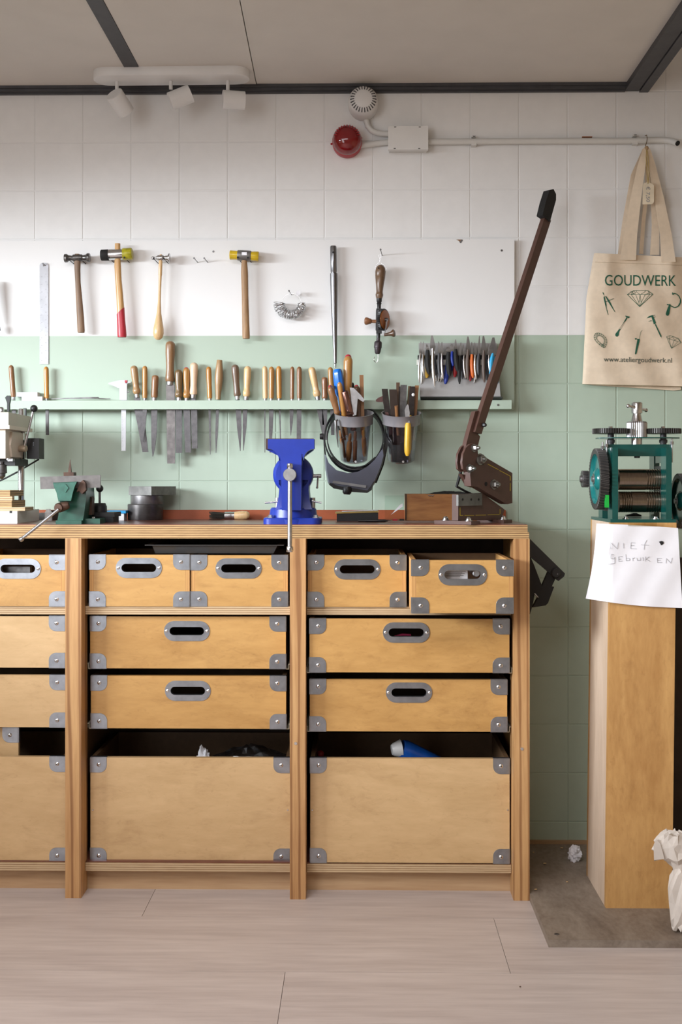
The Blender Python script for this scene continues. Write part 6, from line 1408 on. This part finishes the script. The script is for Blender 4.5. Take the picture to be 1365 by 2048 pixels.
# printing
g = MB()
v2, fs = fit_text('GOUDWERK', 1210.5, 1353, 571, -21.5)
g.mesh_data([bp(x, y + (x - 1210) * 0.006) for x, y in v2], fs)
def ink(pts):
    P = [(1190 + x / 7.8, 540 + y / 7.8) for x, y in pts]; g.mesh_data([bp(x, y) for x, y in P], [list(range(len(P)))])
def line(pts, w=6.0, closed=False):
    P = list(pts) + ([pts[0]] if closed else [])
    for a, b in zip(P[:-1], P[1:]):
        d = Vector((b[0]-a[0], b[1]-a[1]));
        if d.length < 1e-6: continue
        d.normalize(); n2 = (-d.y * w / 2, d.x * w / 2); m = max(1, int(math.hypot(b[0]-a[0], b[1]-a[1]) / 60))
        for k in range(m):
            p = (a[0] + (b[0]-a[0])*k/m, a[1] + (b[1]-a[1])*k/m); q = (a[0] + (b[0]-a[0])*(k+1)/m, a[1] + (b[1]-a[1])*(k+1)/m)
            ink([(p[0]-n2[0], p[1]-n2[1]), (q[0]-n2[0], q[1]-n2[1]), (q[0]+n2[0], q[1]+n2[1]), (p[0]+n2[0], p[1]+n2[1])])
# brilliant seen from the side
line([(510, 382), (610, 320), (830, 320), (912, 378), (702, 572)], 7, True); line([(510, 382), (912, 378)], 6)
for seg_ in ([(610, 320), (570, 382), (640, 360), (610, 320)], [(640, 320), (660, 350), (710, 382), (770, 350), (800, 320)], [(830, 320), (860, 380)], [(570, 382), (702, 572)], [(640, 384), (690, 510)], [(710, 384), (690, 510), (702, 572), (725, 510), (710, 384)], [(790, 382), (725, 510)], [(860, 380), (702, 572)], [(560, 330), (630, 384)], [(870, 350), (790, 382)]): line(seg_, 5)
# dividers
ink([(122, 352), (134, 348), (150, 385), (140, 390)]); ink([(138, 425), (158, 425), (185, 540), (214, 700), (208, 702), (165, 545)]); ink([(165, 408), (180, 405), (245, 500), (322, 655), (314, 656), (220, 510)]); line([(165, 500), (225, 475), (300, 445)], 7); line([(148, 400), (162, 440)], 8)
# saw frame
line([(1215, 350), (1222, 388), (1235, 365), (1280, 375), (1320, 410), (1343, 465), (1335, 520), (1300, 570), (1250, 588), (1200, 565), (1170, 545), (1128, 540)], 14); line([(1343, 465), (1338, 515), (1310, 560)], 20); ink([(1168, 530), (1188, 535), (1178, 620), (1165, 690), (1145, 716), (1120, 708), (1110, 685), (1135, 610)])
# hammer
ink([(482, 710), (505, 718), (545, 725), (548, 738), (530, 756), (520, 742), (495, 735), (480, 722)]); ink([(500, 735), (516, 745), (440, 870), (385, 960), (375, 1020), (350, 1042), (325, 1030), (322, 1000), (350, 965), (420, 870)])
# caliper
ink([(812, 755), (850, 720), (905, 702), (915, 712), (890, 730), (845, 745)]); ink([(885, 725), (915, 715), (960, 830), (925, 848)]); ink([(830, 805), (890, 782), (890, 796)]); line([(910, 712), (945, 704)], 7); line([(915, 742), (950, 728)], 7); ink([(940, 850), (955, 842), (1048, 1035), (1030, 1045)]); line([(1036, 1040), (1050, 1066)], 4)
# handpiece
ink([(670, 1075), (705, 1075), (700, 1120), (655, 1300), (640, 1320), (630, 1308), (640, 1240)]); ink([(628, 1068), (650, 1062), (662, 1075), (645, 1086), (630, 1082)]); line([(655, 1076), (680, 1084)], 8); line([(698, 1075), (712, 1010), (722, 965), (745, 940)], 5)
# pear cut stone
def ring_(k, n=18): 
    out = []
    for i in range(n):
        a = 2 * math.pi * i / n; rx, ry = 95 * k, 105 * k; x = math.cos(a) * rx; y = math.sin(a) * ry
        if y > 0: x *= (1 - 0.55 * (y / ry) ** 1.5); y *= 1.25
        out.append((105 + x + y * 0.42 - 10, 1085 + y))
    return out
A_, B_ = ring_(1.0), ring_(0.58); line(A_, 5, True); line(B_, 5, True)
for i in range(18): line([A_[i], B_[i]], 4); line([A_[i], B_[(i+1) % 18]], 3)
# small brilliant
line([(1122, 1042), (1180, 1022), (1310, 1068), (1352, 1132), (1200, 1222)], 5, True); line([(1122, 1042), (1160, 1075), (1250, 1100), (1352, 1132)], 4)
for seg_ in ([(1160, 1075), (1200, 1222)], [(1240, 1098), (1200, 1222)], [(1300, 1118), (1200, 1222)], [(1180, 1022), (1160, 1075), (1220, 1040), (1250, 1100), (1290, 1062), (1352, 1132)]): line(seg_, 4)
mk('print', g, m_print, bag, flat=True, recalc=False)
g = MB(); v2, fs = fit_text('www.ateliergoudwerk.nl', 1208.5, 1344.5, 723, -9.6); g.mesh_data([bp(x, y + (x - 1208) * 0.018) for x, y in v2], fs); mk('web_address', g, m_printd, bag, flat=True, recalc=False)
# price tag
tg = thing('price_tag', 'cream price tag on string hanging between bag straps', 'tag', W(1297, 409, -0.062))
P = [(1287, 371), (1289, 366), (1294, 365), (1297, 362.5), (1300, 365), (1304, 367), (1309, 370), (1309, 403), (1306, 408), (1286, 409)]
g = MB(); g.holed(pxs(P, -0.062), [pxs([(1296, 366), (1298, 366), (1298, 368), (1296, 368)], -0.062)], (0, 0.0007, 0)); mk('card', g, M('cream_card', (0.72, 0.62, 0.46), 0.7), tg)
g = MB(); g.tube([W(1297, 367, -0.0625), W(1295, 340, -0.058), W(1293, 315, -0.054), W(1294, 300, -0.05)], 0.0012, 6); g.tube([W(1297, 367, -0.0615), W(1299, 345, -0.058), W(1297, 315, -0.054), W(1295, 300, -0.05)], 0.0012, 6); mk('string', g, M('yellow_string', (0.42, 0.30, 0.10), 0.8), tg)
g = MB(); v2, fs = fit_text('€ 7,50', 373, 404, 0, 8); g.mesh_data([W(1293.5 + y, x, -0.0623) for x, y in v2], fs); mk('price', g, M('pencil_price', (0.22, 0.22, 0.24), 0.7), tg, flat=True, recalc=False)
# second bag behind
g = MB(); rows_ = [[W(1181 + (1360 - 1181) * i / 12 + (4 if j == 3 else 0), 740 + (770 + 12 * i / 12 - 740) * j / 3 - (3 if i == 12 and j == 3 else 0), -0.009 - 0.002 * math.sin(i)) for i in range(13)] for j in range(4)]
g.grid(rows_, (0, 0.004, 0)); mk('folded_bag', g, m_canvas, None, 'second folded canvas bag showing below the printed tote', 'bag')

# ============================================================ CONDUIT, ALARMS, TRACK LIGHT
m_pipe = M('white_painted_pipe', (0.66, 0.65, 0.62), 0.4, var=0.02)
Yc_ = -0.016
g = MB(); g.tube([W(850, 283.5, Yc_), W(948, 283, Yc_), W(1100, 282, Yc_), W(1270, 281.5, Yc_), W(1305, 280, Yc_), W(1325, 280, Yc_), W(1340, 281.5, -0.022), W(1350, 284, -0.034), W(1356, 286.5, -0.046)], 0.0092, 14)
pp = mk('conduit_pipe', g, m_pipe, None, 'white conduit pipe running along upper wall to right', 'pipe')
g = MB(); g.spin(W(1355.7, 286.3, -0.0455), W(1357, 287, -0.0475), [(0, 0.0078), (1, 0.0078)], 12); mk('open_end', g, m_blackm, pp)
g = MB(); g.box(WX(1165, Yc_), WX(1185, Yc_), Yc_ - 0.004, Yc_ + 0.004, WZ(277.2, Yc_ ), WZ(275.8, Yc_)); mk('scratch', g, M('rust_scratch', (0.35, 0.12, 0.05), 0.7), pp)
for px_, py, w in ((948, 283, 'below middle of pipe run'), (1270, 282, 'left of the bag hook')):
    t = thing('pipe_clip', 'white pipe clip %s' % w, 'clip', W(px_, py + 12, -0.01), 'clips on the white conduit')
    g = MB(); g.box(WX(px_ - 5, -0.01), WX(px_ + 5, -0.01), -0.022, -0.0, WZ(py + 11, -0.01), WZ(py + 4, -0.01)); g.box(WX(px_ - 4, -0.01), WX(px_ + 4, -0.01), -0.018, -0.0, WZ(py - 6, -0.01), WZ(py - 9, -0.01)); mk('body', g, m_pipe, t, bev=0.0015)
    g = MB(); g.box(WX(px_ - 2, -0.01), WX(px_ + 3, -0.01), -0.0185, -0.017, WZ(py - 7, -0.01), WZ(py - 8.5, -0.01)); mk('slot', g, m_blackm, t)
g = MB(); g.tube([W(1291, 272, -0.027), W(1294, 270, -0.031), W(1295.5, 276, -0.036), W(1294.5, 284, -0.036), W(1292, 291, -0.042), W(1293.5, 297, -0.046), W(1297, 294, -0.045)], 0.0012, 7); mk('wire_hook', g, M('brass_wire', (0.25, 0.18, 0.10), 0.4, 0.8), None, 'small wire hook over the pipe carrying tote bag', 'hook')
g = MB(); g.tube([W(733, 240, -0.014), W(736, 252, -0.014), W(743, 261, -0.014), W(755, 266, -0.014), W(768, 267.5, -0.014), W(785, 267.5, -0.014)], 0.0088, 14); mk('conduit_elbow', g, m_pipe, None, 'short curved white pipe from white sounder to junction box', 'pipe')
g = MB(); g.tube([W(715, 292, -0.014), W(745, 288, -0.014), W(785, 283, -0.014)], 0.0086, 14); mk('conduit_stub', g, m_pipe, None, 'short straight white pipe from red beacon to junction box', 'pipe')
jb = thing('junction_box', 'white rectangular junction box on the conduit', 'junction box', W(816, 304, -0.02))
g = MB(); g.box(WX(779, -0.02), WX(854, -0.02), -0.034, 0.0, WZ(303, -0.02), WZ(256, -0.02)); mk('base', g, m_pipe, jb, bev=0.003, seg=2)
g = MB(); g.box(WX(777, -0.05), WX(857, -0.05), -0.05, -0.034, WZ(299.5, -0.05), WZ(252.5, -0.05)); ld_ = mk('lid', g, M('box_lid_white', (0.74, 0.73, 0.71), 0.4, var=0.02), jb, bev=0.003, seg=2)
for px_, py in ((791, 254.5), (840, 254.8), (790, 297.5), (839, 297.8)):
    g = MB(); g.box(WX(px_ - 2, -0.05), WX(px_ + 2.2, -0.05), -0.0505, -0.049, WZ(py + 0.7, -0.05), WZ(py - 0.7, -0.05)); mk('slot', g, m_blackm, ld_)
# white sounder
sc_ = W(727, 214, 0.0); t = thing('alarm_sounder', 'white round alarm sounder with slotted face above red beacon', 'alarm', sc_ - Vector((0, 0, 0.046)))
ax_ = Vector((0, -1, 0.0))
g = MB(); g.spin(sc_, sc_ + ax_ * 0.082, [(0, 0.044), (0.12, 0.046), (0.5, 0.0465), (0.68, 0.045), (0.82, 0.041), (0.92, 0.0345), (0.97, 0.028), (1, 0.024)], 40); bd = mk('housing', g, m_white, t)
for i in range(26):
    a = 2 * math.pi * i / 26; d = Vector((math.cos(a), 0, math.sin(a))); tn = Vector((-math.sin(a), 0, math.cos(a)))
    p0 = sc_ + ax_ * 0.0795 + d * 0.0272; p1 = sc_ + ax_ * 0.0705 + d * 0.0385
    g = MB(); nn = (p1 - p0).cross(tn).normalized(); nn = nn if nn.y < 0 else -nn
    g.prism([p0 - tn*0.0010 + nn*0.0020, p0 + tn*0.0012 + nn*0.0020, p1 + tn*0.0018 + nn*0.0020, p1 - tn*0.0018 + nn*0.0020], -nn * 0.002); mk('slot', g, m_beam, bd)
# red beacon
rc_ = W(695, 288, 0.0); t = thing('alarm_beacon', 'red round alarm beacon with glossy dome', 'alarm', rc_ - Vector((0, 0, 0.046)))
g = MB(); g.spin(rc_, rc_ + ax_ * 0.036, [(0, 0.043), (0.1, 0.0455), (0.9, 0.046), (1, 0.0445)], 40); mk('base', g, M('red_housing', (0.42, 0.015, 0.025), 0.4, var=0.05), t)
m_redlens = M('red_lens', (0.20, 0.001, 0.004), 0.12, var=0.15, coat=0.6)
g = MB(); g.spin(rc_ + ax_ * 0.036, rc_ + ax_ * 0.078, [(0, 0.0448), (0.3, 0.044), (0.55, 0.040), (0.75, 0.033), (0.9, 0.024), (0.97, 0.0145), (1, 0.003)], 40); ln = mk('lens', g, m_redlens, t)
for i in range(13):
    a = math.pi * (0.08 + 0.84 * i / 12); d = Vector((math.cos(a), 0, math.sin(a))); tn = Vector((-math.sin(a), 0, math.cos(a))); p0 = rc_ + ax_ * 0.0712 + d * 0.031; p1 = rc_ + ax_ * 0.0605 + d * 0.0415
    g = MB(); g.strap([p0, p1], tn * 0.003, ax_ * 0.0012); mk('rib', g, MATS['red_housing'], ln)
for px_, py in ((663.5, 288), (723, 276)):
    g = MB(); c = W(px_, py, -0.02); g.sphere(c, 0.0035, 8, 6); mk('screw_lug', g, MATS['red_housing'], t)

# track light
bl0 = Vector((W(187, 137, -0.145).x + 0.002, -0.142, ZC)); XL, XR = W(187, 150, -0.143).x, W(500, 150, -0.143).x
tl = thing('track_light', 'white ceiling light bar with three swivelling spotlights', 'ceiling light', ((XL+XR)/2, -0.143, ZC - 0.1))
hw = 0.045; cxm = (XL + XR) / 2; Lh = (XR - XL) / 2
pts = arc(cxm + Lh - hw, -0.143, hw, -90, 90, 10) + arc(cxm - Lh + hw, -0.143, hw, 90, 270, 10)
rot = R(-0.9)
def rt(p): dx, dy = p[0] - cxm, p[1] + 0.143; return (cxm + dx * math.cos(rot) - dy * math.sin(rot), -0.143 + dx * math.sin(rot) + dy * math.cos(rot))
pts = [rt(p) for p in pts]
g = MB(); g.loft([[Vector((x, y, ZC)) for x, y in pts], [Vector((x, y, ZC - 0.024)) for x, y in pts], [Vector((cxm + (x - cxm)*0.992, -0.143 + (y + 0.143)*0.96, ZC - 0.026)) for x, y in pts]]); mk('bar', g, m_white, tl, ang=50)
for (sx_, sy_), ctr, d, flip in (((234, 168), (240, 206), Vector((0.36, 0.62, -0.55)), 1), ((342, 166), (361, 195), Vector((0.80, 0.1, 0.36)), 1), ((456, 164), (467.5, 200), Vector((0.97, 0.22, 0.0)), 1)):
    yq = -0.135; d = d.normalized(); c = W(ctr[0], ctr[1], yq); r_ = 0.0268; h_ = 0.033
    st = W(sx_, sy_, yq); g = MB(); g.tube([Vector((st.x, yq, ZC - 0.024)), Vector((st.x, yq, c.z + r_ * 0.9))], 0.0056, 12); mk('stem', g, m_white, tl)
    g = MB(); g.spin(c - d * h_, c + d * h_, [(0, r_*0.94), (0.02, r_), (1, r_), (1, r_*0.88), (0.8, r_*0.85), (0.75, 0.002)], 28); sp_ = mk('spot_head', g, m_white, tl, ang=30)
    g = MB(); g.spin(c + d * h_ * 0.66, c + d * h_ * 0.7, [(0, r_*0.8), (1, r_*0.8)], 20); mk('bulb_face', g, M('frosted_lamp_face', (0.6, 0.6, 0.58), 0.5), sp_)
